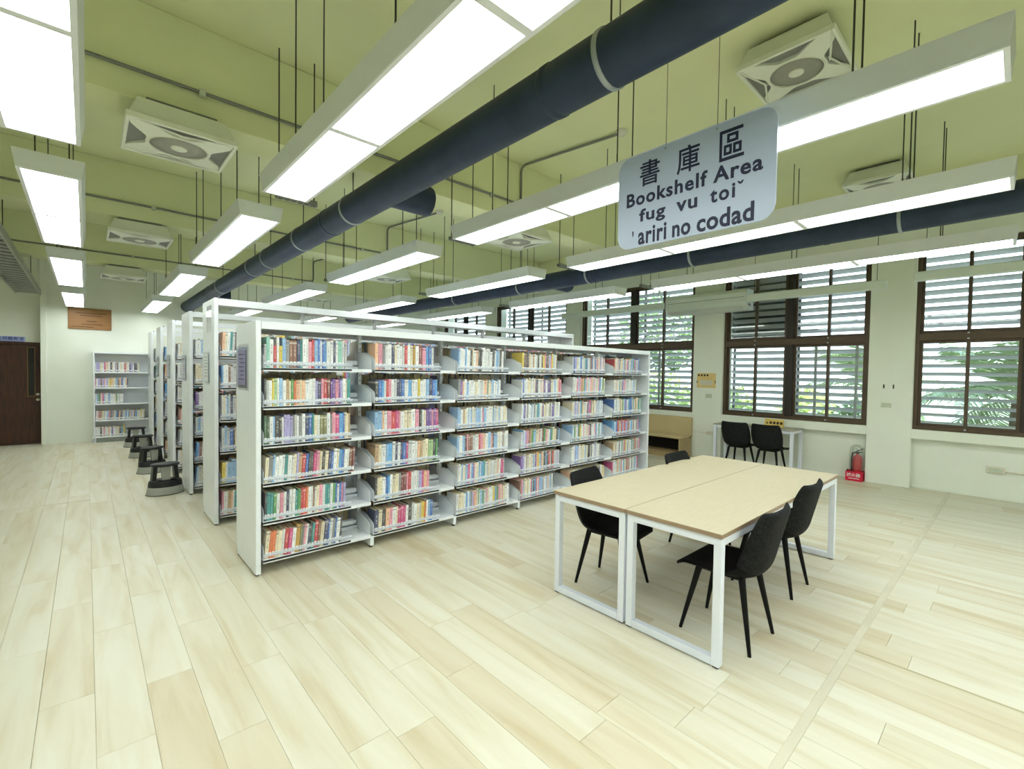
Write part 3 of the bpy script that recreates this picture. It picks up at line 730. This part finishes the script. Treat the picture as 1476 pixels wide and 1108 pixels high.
# ================================================================ BOOKS
PAL = {'white': (236, 238, 238), 'pale grey': (205, 208, 208), 'grey': (140, 142, 142), 'black': (26, 26, 30), 'mint': (150, 216, 196), 'red': (206, 34, 46), 'dark red': (122, 28, 34), 'yellow': (232, 204, 62), 'gold': (214, 164, 40),
       'light blue': (146, 190, 232), 'blue': (36, 104, 190), 'navy': (26, 40, 96), 'brown': (134, 82, 52), 'tan': (190, 156, 112), 'teal': (26, 146, 144), 'pink': (232, 150, 172), 'magenta': (206, 46, 128), 'purple': (112, 62, 158),
       'lavender': (176, 168, 222), 'green': (64, 150, 72), 'dark green': (36, 88, 48), 'pale green': (172, 206, 144), 'olive': (122, 120, 62), 'orange': (232, 118, 44), 'peach': (240, 190, 150), 'cream': (234, 222, 190), 'sky blue': (86, 166, 226)}
ABB = dict(W='white', g='pale grey', G='grey', K='black', m='mint', R='red', D='dark red', Y='yellow', O='gold', l='light blue', B='blue', N='navy', b='brown', t='tan', T='teal', P='pink', M='magenta', V='purple', v='lavender', E='green', F='dark green', e='pale green', o='olive', r='orange', p='peach', c='cream', s='sky blue')
SEQ = ['gmWRWYlGbbNTWWPRlBWBsWWNWmgg', 'KgWYeWlWtcErpcpWWWvNPRDVVPVvWcT', 'FFWlKKWvvvGgWGWNBTcWooWGPMsBcct', 'cGlWWWTWWcvtRBKKMPcKcNBWcsBWWbD', 'KTTEWPWNWWTERRrWWbWcPWTTWEBWBPv', 'crrccWRMWOoGPWNKTRbcNBWGBWK',
       'pPGWWNcWWgRWcOWDPsBg', 'KBsWRPWgNNBWsWWYWWlNBs', 'llpWPRMPWccWPKWcVVPVM', 'tcWlsWNWNBMgWWptcceeKE', 'KccWBsWccGDDPRWWgvMpP', 'NcKpPWcMMMWKgWcgYrWlB']
FILL = [0.75, 0.79, 0.79, 0.83, 0.74, 0.70, 0.73, 0.78, 0.80, 0.79, 0.68, 0.73]
WCOL = list('WWWWWWWWWWccccggggllllssBNPPPvvVMRTEKGtbYpp')
# unit meshes: x thickness, y depth (spine at 0), z height
def book_unit():
    mb = MB()
    prof = [(0.0, 1.0), (0.0, 0.02), (0.12, 0.004), (0.5, 0.0), (0.88, 0.004), (1.0, 0.02), (1.0, 1.0), (0.9, 1.0), (0.9, 0.035), (0.1, 0.035), (0.1, 1.0)]
    n = len(prof)
    mb.add([(u, v, 0) for u, v in prof]+[(u, v, 1) for u, v in prof], [(i, (i+1) % n, n+(i+1) % n, n+i) for i in range(n)])
    for z0 in (0, n): mb.add([mb.v[z0+i] for i in range(n)], [(0, 1, 9, 10), (1, 2, 3, 4, 5, 8, 9), (5, 6, 7, 8)])
    me = mb.mesh('book', 'book_cover')
    uv = me.uv_layers.new(name='buv')
    for lp in me.loops: uv.data[lp.index].uv = (me.vertices[lp.vertex_index].co.x, me.vertices[lp.vertex_index].co.z)
    return me
BK = book_unit()
BP = MB().box(0.1, 0.9, 0.035, 0.985, 0.012, 0.985).mesh('pages', 'book_pages')
BL = MB().prism([(0.06, 0.008), (0.3, -0.0025), (0.5, -0.004), (0.7, -0.0025), (0.94, 0.008)], 'z', 0.07, 0.235).mesh('spine_label', 'book_label')
BMK = MB().prism([(0.25, -0.002), (0.5, -0.005), (0.75, -0.002)], 'z', 0.085, 0.13).mesh('label_mark', 'label_mark')
far_v, far_f, far_c, far_uv, far_mi = [], [], [], [], []
def far_book(x, y, z, t, d, h, sgn, col, rnd, lean=0.0):
    """spine at y, body runs to y + sgn*d"""
    sl = math.tan(lean)
    def P(a, b, c): return (x+a*t+sl*c*h, y+sgn*b*d, z+c*h)
    k = len(far_v)
    far_v.extend([P(0,0,0),P(1,0,0),P(1,1,0),P(0,1,0),P(0,0,1),P(1,0,1),P(1,1,1),P(0,1,1)])
    fs_ = [(0,1,5,4),(1,2,6,5),(3,0,4,7),(2,3,7,6),(4,5,6,7)]
    uvs = [(0,0),(1,0),(1,1),(0,1)]
    cc = tuple(v*0.84+0.12 for v in lin(PAL[col])); pg = lin((206, 190, 150))
    for j, f in enumerate(fs_):
        far_f.append(tuple(i+k for i in f)); far_mi.append(0 if j < 3 else 1)
        far_uv.extend(uvs if j == 0 else [(0, 0)]*4); far_c.extend([(cc if j < 3 else pg)+(rnd,)]*4)
    k = len(far_v)
    def Q(a, c): return (x+a*t+sl*c*h, y-sgn*0.0012, z+c*h)
    far_v.extend([Q(0.06,0.07),Q(0.94,0.07),Q(0.94,0.235),Q(0.06,0.235)]); far_f.append((k,k+1,k+2,k+3)); far_mi.append(2); far_uv.extend([(0,0)]*4); far_c.extend([lin((240,242,244))+(rnd,)]*4)
    if rnd > 0.35:
        k = len(far_v)
        def Q2(a, c): return (x+a*t+sl*c*h, y-sgn*0.002, z+c*h)
        far_v.extend([Q2(0.2,0.085),Q2(0.8,0.085),Q2(0.8,0.14),Q2(0.2,0.14)]); far_f.append((k,k+1,k+2,k+3)); far_mi.append(3); far_uv.extend([(0,0)]*4); far_c.extend([lin((40,40,52))+(rnd,)]*4)
rowname = ['top shelf', 'second shelf down', 'third shelf down', 'fourth shelf down', 'fifth shelf down', 'bottom shelf']
n_single = 0
yc1 = SH[0][0]+DEP/2
for bay in range(2):
    for r in range(6):
        seq = SEQ[bay*6+r]; fill = FILL[bay*6+r]*(BW-0.05)-(0.01 if bay else 0)
        raw = [random.uniform(0.6, 1.4) for _ in seq]; sc_ = fill/sum(raw); x = SX0+bay*BW+0.026
        base = random.uniform(0.205, 0.225) if r else 0.235
        lean = [0, 0, 0, 0.06, 0.03, 0.09][r] if bay == 0 else [0, 0, 0.0, 0.03, 0.02, 0.04][r]
        for q, ch in enumerate(seq):
            cn = ABB[ch]; t = raw[q]*sc_; h = base*random.uniform(0.94, 1.05); d = random.uniform(0.15, 0.19)
            if r == 0 and bay == 0 and q in (0, 3, 5): h *= 0.76
            size = 'thin' if t < 0.019 else ('thick' if t > 0.031 else 'medium')
            o = obj('book', BK, None, (x, yc1-0.300+random.uniform(0, 0.008), LV1[r]+0.0065+(math.sin(lean)*t if lean else 0)), (0, lean, 0))
            o.scale = (t*0.97, d, h); c = lin(PAL[cn]); j = random.uniform(0.88, 1.08); o.color = tuple(min(1, (v*0.86+0.10)*j) for v in c)+(1,)
            tag(o, '%s book, %s from left, %s, %s bay of the front island' % (cn, ORD[q+1], rowname[r], ['first', 'second'][bay]), 'book', 'books on the front island')
            obj('pages', BP, o); lb = obj('spine_label', BL, o)
            if random.random() > 0.3: obj('label_mark', BMK, lb)
            x += t; n_single += 1
def fill_row(x0, width, z, y_spine, sgn, hmax, frac, fixed=None):
    x = x0; end = x0+width*frac; base = fixed or random.uniform(0.19, 0.225)*hmax; pal = random.sample(WCOL, 9)+['W', 'W', 'c']; lean = random.choice([0, 0, 0, 0.03, 0.05])
    while x < end:
        t = random.uniform(0.013, 0.036); h = base*random.uniform(0.92, 1.06); col = ABB[random.choice(pal) if random.random() < 0.75 else random.choice(WCOL)]
        far_book(x, y_spine+sgn*random.uniform(0, 0.008), z+0.0066, t*0.96, random.uniform(0.15, 0.19), h, sgn, col, random.random(), lean); x += t
for i, (y, H, lv) in enumerate(SH):
    yc = y+DEP/2
    for bay in range(NB):
        for r, z in enumerate(lv):
            hm = 1.05 if i == 0 else 1.15
            if not (i == 0 and bay < 2):
                fill_row(SX0+bay*BW+0.03, BW-0.07, z, yc-0.298, 1, hm, random.uniform(0.66, 0.86) if i == 0 else random.uniform(0.7, 0.97))
            fill_row(SX0+bay*BW+0.03, BW-0.07, z, yc+0.298, -1, hm, random.uniform(0.9, 0.99), 0.258 if i == 0 else None)
# a few books lying flat or face out at the bay starts are part of the same rows
# ---------------------------------------------------------------- wall bookcase at the back
bc = thing('bookcase', 'low white bookcase with five shelves against the back wall', 'bookcase', (0.59, 13.34, 0))
LVB = [1.51, 1.175, 0.83, 0.48, 0.13]
for s in (-1, 1):
    part('side_panel', MB().bevbox(s*0.475-0.014, s*0.475+0.014, -0.15, 0.15, 0.02, 1.94, 0.003), 'shelf_white', bc)
    part('foot', MB().bevbox(s*0.475-0.025, s*0.475+0.025, -0.15, 0.12, 0, 0.10, 0.003), 'shelf_white', bc)
part('back_panel', MB().box(-0.461, 0.461, 0.135, 0.142, 0.1, 1.9), 'shelf_white', bc)
part('top_panel', MB().bevbox(-0.461, 0.461, -0.15, 0.142, 1.90, 1.935, 0.003), 'shelf_white', bc)
for z, fr in zip(LVB, (0.8, 0.58, 0.5, 0.88, 0.5)):
    part('shelf_board', MB().bevbox(-0.461, 0.461, -0.15, 0.135, z-0.03, z, 0.003), 'shelf_white', bc)
    fill_row(0.59-0.455, 0.9, z-0.006, 13.205, 1, 1.0, fr)
part('plinth', MB().box(-0.45, 0.45, -0.11, -0.09, 0.0, 0.1), 'grey_rail', bc)
m = bpy.data.meshes.new('book_rows'); m.from_pydata(far_v, [], far_f)
uv = m.uv_layers.new(name='buv'); uv.data.foreach_set('uv', [q for p in far_uv for q in p])
ca = m.color_attributes.new('Col', 'FLOAT_COLOR', 'CORNER'); ca.data.foreach_set('color', [q for p in far_c for q in p])
for k in ('book_cover_far', 'book_pages', 'book_label', 'label_mark'): m.materials.append(MATS[k])
m.polygons.foreach_set('material_index', far_mi)
tag(obj('book_rows', m), 'rows of colourful books filling the farther bays and shelves', 'books', None, 'stuff')

# ================================================================ STEP STOOLS
def make_stool():
    t = thing('step_stool', 'stool', 'step stool', (0, 0, 0), 0, 'grey and black step stools')
    ex, ey = 1.0, 0.80
    part('base_skirt', MB().lathe([(0.205, 0.006), (0.202, 0.02), (0.186, 0.098), (0.182, 0.103)], 32, 0, 0, ex, ey), 'grey_plastic', t)
    part('base_ring', MB().lathe([(0.207, 0.0), (0.21, 0.004), (0.207, 0.008)], 32, 0, 0, ex, ey), 'black_plastic', t)
    part('lower_step', MB().lathe([(0.184, 0.100), (0.180, 0.15), (0.172, 0.172), (0.160, 0.180), (0.05, 0.183)], 32, 0, 0, ex, ey), 'black_plastic', t)
    tread = MB()
    for k in range(5): tread.box(-0.10, 0.10, -0.125+k*0.018, -0.118+k*0.018, 0.180, 0.185)
    part('tread_ribs', tread, 'black_metal', t)
    for s in (-1, 1):
        part('leg', MB().add([(s*0.125-0.022,-0.03,0.14),(s*0.125+0.022,-0.03,0.14),(s*0.125+0.022,0.09,0.14),(s*0.125-0.022,0.09,0.14),(s*0.105-0.022,-0.02,0.37),(s*0.105+0.022,-0.02,0.37),(s*0.105+0.022,0.07,0.37),(s*0.105-0.022,0.07,0.37)],
            [(0,3,2,1),(4,5,6,7),(0,1,5,4),(1,2,6,5),(2,3,7,6),(3,0,4,7)]), 'black_plastic', t)
    part('leg', MB().add([(-0.045,-0.075,0.15),(0.035,-0.075,0.15),(0.035,-0.05,0.15),(-0.045,-0.05,0.15),(-0.065,-0.07,0.37),(0.045,-0.07,0.37),(0.045,-0.04,0.37),(-0.065,-0.04,0.37)],
            [(0,3,2,1),(4,5,6,7),(0,1,5,4),(1,2,6,5),(2,3,7,6),(3,0,4,7)]), 'grey_plastic', t)
    part('upper_step', MB().lathe([(0.13, 0.355), (0.152, 0.362), (0.158, 0.372), (0.155, 0.384), (0.14, 0.390), (0.03, 0.391)], 32, 0, 0, 1.0, 0.72), 'black_plastic', t)
    return t
st0 = make_stool()
for i, (x, y, rz, lab) in enumerate([(0.745, 7.44, 0.1, 'nearest grey and black step stool at the end of the third bookshelf'), (0.745, 9.08, 0.5, 'second nearest step stool, beside the fourth bookshelf end'),
                                     (0.745, 10.72, 0.15, 'third step stool, beside the fifth bookshelf end'), (0.745, 12.2, -0.1, 'farthest step stool, in front of the back wall bookcase')]):
    o = st0 if i == 0 else copy_tree(st0); o.location = (x, y, 0); o.rotation_euler = (0, 0, rz); o['label'] = lab

# ================================================================ TABLES
def table(label, y0, y1):
    X0, X1, H = 2.555, 4.955, 0.76
    cx, cy = (X0+X1)/2, (y0+y1)/2; hx, hy = (X1-X0)/2, (y1-y0)/2
    t = thing('library_table', label, 'table', (cx, cy, 0), 0, 'pair of reading tables')
    tp = part('tabletop', MB().box(-hx, hx, -hy, hy, H-0.0035, H), 'table_top', t)
    part('edge_band', MB().box(-hx+0.0005, hx-0.0005, -hy+0.0005, hy-0.0005, H-0.026, H-0.0036), 'table_edge', tp)
    s = 0.046; zt = H-0.027
    for sx_ in (-1, 1):
        xa = sx_*(hx-0.012) - (s if sx_ > 0 else 0); xb = xa+s
        for ya in (-hy+0.006, hy-0.006-s):
            lg = part('leg', MB().bevbox(xa, xb, ya, ya+s, 0.008, zt, 0.003), 'table_frame', t)
            part('glide', MB().box(xa+0.006, xb-0.006, ya+0.006, ya+s-0.006, 0, 0.009), 'black_plastic', lg)
        part('foot_rail', MB().bevbox(xa, xb, -hy+0.006+s, hy-0.006-s, 0.008, 0.008+s, 0.003), 'table_frame', t)
        part('top_rail', MB().bevbox(xa, xb, -hy+0.006+s, hy-0.006-s, zt-s, zt, 0.003), 'table_frame', t)
    for sy in (-1, 1):
        ya = sy*(hy-0.006) - (s if sy > 0 else 0)
        part('side_rail', MB().bevbox(-hx+0.012+s, hx-0.012-s, ya, ya+s, zt-s, zt, 0.003), 'table_frame', t)
    part('cable_box', MB().bevbox(-0.35, 0.35, -0.08, 0.08, zt-0.09, zt-0.002, 0.005), 'table_frame', t)
table('front half of the pale wood reading table, nearer the floor strip', 1.072, 1.690)
table('rear half of the pale wood reading table, nearer the bookshelf', 1.696, 2.314)

# ================================================================ CHAIRS
def make_chair():
    t = thing('upholstered_chair', 'chair', 'chair', (0, 0, 0), 0, 'charcoal upholstered chairs')
    prof = [(0.245, 0.408), (0.235, 0.432), (0.20, 0.448), (0.12, 0.448), (0.02, 0.438), (-0.08, 0.436), (-0.15, 0.445), (-0.195, 0.472), (-0.218, 0.52), (-0.232, 0.58), (-0.248, 0.65), (-0.264, 0.72), (-0.280, 0.785), (-0.292, 0.83), (-0.296, 0.845)]
    wid = [0.190, 0.208, 0.220, 0.230, 0.234, 0.232, 0.226, 0.222, 0.228, 0.234, 0.236, 0.232, 0.222, 0.206, 0.186]
    curl = [0.0, 0.0, 0.004, 0.014, 0.028, 0.045, 0.062, 0.075, 0.075, 0.068, 0.058, 0.05, 0.042, 0.034, 0.026]
    nu = 18; th = 0.034; SUB = 4
    def spl(vals):
        out = []
        for i in range(len(vals)-1):
            p0, p1, p2, p3 = vals[max(0, i-1)], vals[i], vals[i+1], vals[min(len(vals)-1, i+2)]
            for k in range(SUB):
                u = k/SUB; out.append(0.5*((2*p1)+(-p0+p2)*u+(2*p0-5*p1+4*p2-p3)*u*u+(-p0+3*p1-3*p2+p3)*u**3))
        return out+[vals[-1]]
    prof = list(zip(spl([p[0] for p in prof]), spl([p[1] for p in prof]))); wid = spl(wid); curl = spl(curl)
    P = len(prof); SPLIT = 7*SUB
    def inward(i):
        a, b = prof[max(0, i-1)], prof[min(P-1, i+1)]; dy, dz = b[0]-a[0], b[1]-a[1]; l = math.hypot(dy, dz)
        return (dz/l, -dy/l)          # profile runs front to top: this side is the sitter's
    def grid(i0, i1):
        top, bot = [], []
        for i in range(i0, i1+1):
            iy, iz = inward(i)
            for k in range(nu+1):
                u = -1+2*k/nu; e = curl[i]*abs(u)**2.6
                y = prof[i][0]+iy*e; z = prof[i][1]+iz*e; x = u*wid[i]
                tk = th*(1-0.75*abs(u)**6)*min(1, 0.45+0.55*min(i, P-1-i)/5)
                top.append((x, y, z)); bot.append((x, y-iy*tk, z-iz*tk))
        n = nu+1; rws = i1-i0+1; vs = top+bot; o = n*rws; fs = []
        for r in range(rws-1):
            for k in range(nu):
                a = r*n+k; fs.append((a, a+1, a+n+1, a+n)); fs.append((o+a, o+a+n, o+a+n+1, o+a+1))
            fs.append((r*n, r*n+n, o+r*n+n, o+r*n)); fs.append((r*n+nu, o+r*n+nu, o+r*n+n+nu, r*n+n+nu))
        for k in range(nu):
            fs.append((k, o+k, o+k+1, k+1)); a = (rws-1)*n+k; fs.append((a, a+1, o+a+1, o+a))
        return MB().add(vs, fs, True)
    for nm, g, mt in (('seat', grid(0, SPLIT), 'chair_fabric_shaded'), ('backrest', grid(SPLIT, P-1), 'chair_fabric_lit')):
        part(nm, g, mt, t)
    part('seat_plate', MB().bevbox(-0.13, 0.13, -0.14, 0.13, 0.398, 0.42, 0.004), 'black_metal', t)
    for sx_ in (-1, 1):
        for yt, yb in ((0.125, 0.212), (-0.135, -0.212)):
            part('leg', MB().tube([(sx_*0.125, yt, 0.415), (sx_*0.186, yb, 0.006), (sx_*0.187, yb, 0.0)], [0.0205, 0.0105, 0.0100], 12), 'black_metal', t)
    return t
ch0 = make_chair()
CH = [((3.012, 1.225), 0, 'charcoal upholstered chair at the near right corner of the table'), ((3.975, 1.292), 0, 'charcoal upholstered chair at the right side of the table, farther one'),
      ((3.02, 2.11), math.radians(188), 'charcoal chair between table and bookshelf, left one'), ((4.37, 2.05), math.radians(180), 'charcoal chair between table and bookshelf, right one, only its back shows'),
      ((8.36, 3.25), -PI/2, 'left charcoal chair pushed up to the white window desk'), ((8.36, 2.76), -PI/2, 'right charcoal chair pushed up to the white window desk')]
for i, (p, rz, lab) in enumerate(CH):
    o = ch0 if i == 0 else copy_tree(ch0); o.location = (p[0], p[1], 0); o.rotation_euler = (0, 0, rz); o['label'] = lab

# ================================================================ WINDOW DESK
dk = thing('window_desk', 'narrow white framed desk under the window by the pier', 'desk', (8.71, 3.11, 0))
part('desktop', MB().bevbox(-0.26, 0.245, -0.655, 0.655, 0.735, 0.755, 0.003), 'desk_top', dk)
for sy in (-1, 1):
    for sx_ in (-1, 1): part('leg', MB().bevbox(sx_*0.225-0.028, sx_*0.225+0.018, sy*0.625-0.025, sy*0.625+0.025, 0, 0.734, 0.003), 'table_frame', dk)
    part('end_rail', MB().bevbox(-0.207, 0.197, sy*0.625-0.02, sy*0.625+0.02, 0.69, 0.734, 0.003), 'table_frame', dk)
for sx_ in (-1, 1): part('side_rail', MB().bevbox(sx_*0.225-0.02, sx_*0.225+0.012, -0.6, 0.6, 0.685, 0.734, 0.003), 'table_frame', dk)
cdn = thing('desk_notice', 'small yellow tent card with black marks standing on the window desk', 'sign', (8.80, 2.86, 0.755))
part('card', MB().add([(-0.03,-0.15,0),(-0.03,0.15,0),(0.0,0.15,0.13),(0.0,-0.15,0.13),(0.03,-0.15,0),(0.03,0.15,0),(-0.027,-0.15,0),(0.027,-0.15,0),(-0.027,0.15,0),(0.027,0.15,0)], [(0,1,2,3),(4,3,2,5),(0,3,4),(1,5,2)]), 'yellow_card', cdn)
def on_card(a, b): return (-0.0312+0.03*b/0.13, a, b)
part('warning_mark', MB().add([on_card(0.125, 0.045), on_card(0.088, 0.045), on_card(0.107, 0.09)], [(0, 1, 2)]), 'card_ink', cdn)
for k in range(4):
    a = 0.068-k*0.055; part('printed_mark', MB().add([on_card(a, 0.045), on_card(a-0.038, 0.045), on_card(a-0.038, 0.088), on_card(a, 0.088)], [(0, 1, 2, 3)]), 'card_ink', cdn)

# ================================================================ BENCH
bn = thing('bench', 'beige padded wall bench under the window beside the bookshelf', 'bench', (8.72, 5.85, 0))
HB = 1.44
part('seat_cushion', MB().bevbox(-0.27, 0.13, -HB, HB, 0.38, 0.435, 0.015), 'bench_vinyl', bn)
part('back_cushion', MB().bevbox(0.14, 0.245, -HB-0.01, HB, 0.40, 0.785, 0.018), 'bench_vinyl', bn)
for yy in (-HB+0.02, -0.0, HB-0.02): part('side_board', MB().bevbox(-0.25, 0.24, yy-0.012, yy+0.012, 0.0, 0.38, 0.002), 'bench_wood', bn)
part('bottom_board', MB().bevbox(-0.25, 0.24, -HB+0.035, -0.013, 0.08, 0.1, 0.002), 'bench_wood', bn); part('bottom_board', MB().bevbox(-0.25, 0.24, 0.013, HB-0.035, 0.08, 0.1, 0.002), 'bench_wood', bn)
part('kickboard', MB().box(-0.23, -0.215, -HB+0.035, HB-0.035, 0, 0.08), 'bench_wood', bn)
part('back_board', MB().box(0.2, 0.215, -HB+0.035, HB-0.035, 0.1, 0.38), 'opening_shade', bn)  # board coloured dark as the shade inside the cubby

# ================================================================ FIRE EXTINGUISHER
es = thing('extinguisher_stand', 'red floor stand with white characters holding the extinguisher', 'stand', (8.99, 1.725, 0))
part('tray', MB().box(-0.09, -0.085, -0.11, 0.11, 0, 0.15).box(0.075, 0.08, -0.11, 0.11, 0, 0.15).box(-0.085, 0.075, -0.11, -0.105, 0, 0.15).box(-0.085, 0.075, 0.105, 0.11, 0, 0.15).box(-0.085, 0.075, -0.105, 0.105, 0, 0.006), 'stand_red', es)
part('corner_clip', MB().lathe([(0.014, 0.0), (0.016, 0.02), (0.008, 0.03)], 10, -0.07, 0.085), 'black_plastic', es, (0, 0, 0.145))
for k, chx in enumerate('滅火器'): obj('lettering', text_mesh('lettering', chx, 0.06, 'print_white', 0.0008, 0.001), es, (-0.0912, 0.065-k*0.06, 0.09), SR)
part('print_line', MB().box(-0.0916, -0.09, -0.07, 0.07, 0.035, 0.045), 'print_white', es)
ex = thing('fire_extinguisher', 'red fire extinguisher under a clear plastic cover by the pier', 'fire extinguisher', (8.985, 1.70, 0.008))
part('cylinder', MB().lathe([(0.055, 0.0), (0.062, 0.01), (0.062, 0.33), (0.056, 0.365), (0.03, 0.392), (0.018, 0.40), (0.018, 0.42)], 20), 'extinguisher_red', ex)
part('valve', MB().lathe([(0.02, 0.42), (0.022, 0.45), (0.012, 0.46)], 12), 'black_metal', ex)
part('handle', MB().tube([(0, 0.015, 0.455), (-0.01, -0.02, 0.475), (-0.015, -0.07, 0.505)], 0.008, 8).tube([(0, 0.01, 0.44), (-0.01, -0.06, 0.45)], 0.007, 8), 'black_metal', ex)
part('hose', MB().tube([(0, 0.02, 0.44), (-0.02, 0.06, 0.42), (-0.035, 0.068, 0.33), (-0.04, 0.066, 0.2), (-0.04, 0.064, 0.1)], 0.011, 8), 'black_plastic', ex)
part('plastic_cover', MB().lathe([(0.075, 0.15), (0.096, 0.2), (0.1, 0.42), (0.085, 0.52), (0.04, 0.56), (0.01, 0.565)], 18, 0, 0.01, 0.75, 1.0), 'plastic_bag', ex)

# ================================================================ WALL ITEMS
pl = thing('wooden_plaque', 'brown wooden plaque with engraved lines high on the back wall', 'plaque', (0.065, 13.497, 2.41))
part('board', MB().bevbox(-0.345, 0.345, -0.025, 0, 0, 0.45, 0.006), 'plaque_wood', pl)
for z, a, b in ((0.335, -0.22, 0.26), (0.285, -0.16, 0.19), (0.165, -0.06, 0.1), (0.10, -0.14, 0.2), (0.045, -0.29, 0.05)):
    part('engraved_line', MB().box(a, b, -0.0262, -0.025, z, z+0.016), 'plaque_ink', pl)
ds = thing('door_sign', 'pale blue strip sign with blue characters above the brown door', 'sign', (-1.13, 13.748, 2.09))
part('plate', MB().bevbox(-0.36, 0.21, -0.008, 0, 0, 0.115, 0.002), 'door_sign', ds)
obj('lettering', text_mesh('lettering', '多功能視聽教室', 0.078, 'door_sign_ink', 0.0006, 0.001), ds, (-0.075, -0.0088, 0.067), (PI/2, 0, 0))
part('underline', MB().box(-0.34, 0.19, -0.0088, -0.008, 0.012, 0.02), 'door_sign_ink', ds)
nt_ = thing('wall_notice', 'cream notice card with dark heading on the pier beside the bench', 'notice', (WX-0.003, 4.155, 1.385))
part('card', MB().bevbox(-0.006, 0, -0.185, 0.185, 0, 0.285, 0.0015), 'cream_card', nt_)
for k in range(4): part('heading_mark', MB().box(-0.0068, -0.006, 0.13-k*0.058, 0.165-k*0.058, 0.225, 0.262), 'card_ink', nt_)
part('inset', MB().box(-0.0068, -0.006, -0.13, 0.13, 0.05, 0.15), 'trim_beige', nt_)
for s in (-1, 1): part('side_tab', MB().box(-0.007, -0.006, s*0.18-0.008, s*0.18+0.008, 0.09, 0.14), 'card_ink', nt_)
def plate(name, label, cat, y, z, w_, h_, x=WX, mt='outlet_plate'):
    t = thing(name, label, cat, (x-0.001, y, z))
    part('cover', MB().bevbox(-0.009, 0, -w_/2, w_/2, -h_/2, h_/2, 0.002), mt, t)
    for s in (-1, 1): part('rocker', MB().bevbox(-0.012, -0.009, s*w_*0.22-w_*0.15, s*w_*0.22+w_*0.15, -h_*0.3, h_*0.3, 0.001), mt, t)
plate('light_switch', 'pale switch plate under the cream notice on the pier', 'switch', 4.10, 1.225, 0.12, 0.075)
plate('light_switch', 'pale switch plate on the pier between the two right windows', 'switch', 1.365, 1.215, 0.125, 0.07)
plate('power_outlet', 'white socket on the pier beside the bench', 'outlet', 4.06, 0.50, 0.12, 0.07, WX, 'beige_plastic')
for y_ , lab in ((1.40, 'left dark slot high on the pier between the right windows'), (1.285, 'right dark slot high on the pier between the right windows')):
    t = thing('wall_slot', lab, 'wall fitting', (WX-0.001, y_, 1.50), 0, 'slots on the pier')
    part('slot', MB().bevbox(-0.006, 0, -0.008, 0.008, -0.028, 0.028, 0.001), 'card_ink', t); part('collar', MB().bevbox(-0.003, 0.0, -0.012, 0.012, -0.034, 0.034, 0.001), 'outlet_plate', t)
pb = thing('surface_socket', 'white surface socket box on the low wall at the right edge', 'outlet', (9.119, 0.19, 0.40))
part('box', MB().bevbox(-0.04, 0, -0.09, 0.09, -0.045, 0.045, 0.006), 'beige_plastic', pb); part('face', MB().bevbox(-0.046, -0.04, -0.07, 0.07, -0.032, 0.032, 0.002), 'outlet_plate', pb)
part('conduit', MB().tube([(-0.015, -0.09, -0.01), (-0.015, -0.4, -0.02), (-0.015, -2.5, -0.03)], 0.011, 8), 'beige_plastic', pb)
cb = thing('bench_cable', 'thin pale cable between bench and pier socket', 'cable', (WX-0.012, 4.2, 0.5))
part('cord', MB().tube([(0, 0.2, 0.03), (0, 0.1, 0.015), (0, 0.0, 0.0), (0, -0.08, -0.005)], 0.006, 6), 'beige_plastic', cb)
part('plug', MB().bevbox(-0.012, 0.01, -0.1, -0.07, -0.018, 0.012, 0.003), 'beige_plastic', cb)

# ================================================================ AIR CONDITIONER and trunking
ac = thing('air_conditioner', 'long white air conditioner high on the pier between the windows', 'air conditioner', (WX, 4.1, 2.82))
acp = [(0, 0), (-0.2, 0.0), (-0.3, 0.06), (-0.33, 0.14), (-0.33, 0.30), (-0.29, 0.36), (0, 0.37)]
part('body', MB().prism(acp, 'y', -0.78, 0.78), 'ac_white', ac)
part('outlet_flap', MB().prism([(-0.215, 0.0), (-0.315, 0.062), (-0.322, 0.058), (-0.222, -0.006)], 'y', -0.7, 0.7), 'fixture_white', ac)
part('front_seam', MB().box(-0.3315, -0.329, -0.74, 0.74, 0.215, 0.221), 'ac_dark', ac)
for k in range(4): part('side_vent', MB().box(-0.24+k*0.03, -0.225+k*0.03, -0.783, -0.78, 0.07, 0.11), 'ac_dark', ac)
def trunk(label, y0, y1, x, z):
    t = thing('pipe_trunking', label, 'trunking', (x, (y0+y1)/2, z), 0, 'white pipe trunking')
    L = y1-y0; part('channel', MB().bevbox(-0.05, 0.05, -L/2, L/2, 0, 0.13, 0.012), 'ac_white', t)
    for q in range(1, int(L/1.5)+1): part('coupling', MB().bevbox(-0.054, 0.054, -L/2+q*1.5-0.04, -L/2+q*1.5+0.04, -0.004, 0.134, 0.01), 'ac_white', t)
    for yy in (-L/2+0.12, L/2-0.12):
        part('hanger', MB().tube([(0, yy, 0.13), (0, yy, ZC-z-(0.33 if x < 8.0 else 0.0) if x < 8.9 else 0.6)], 0.004, 6), 'rod_metal', t)
trunk('white pipe trunking across the windows left of the air conditioner', 4.90, 7.6, 8.60, 2.95)
trunk('white pipe trunking across the window behind the desk', 1.35, 3.30, 8.62, 2.93)
trunk('white pipe trunking across the window at the right edge', -3.2, 1.05, 8.60, 2.985)
print('single books', n_single, 'objects', len(bpy.data.objects))
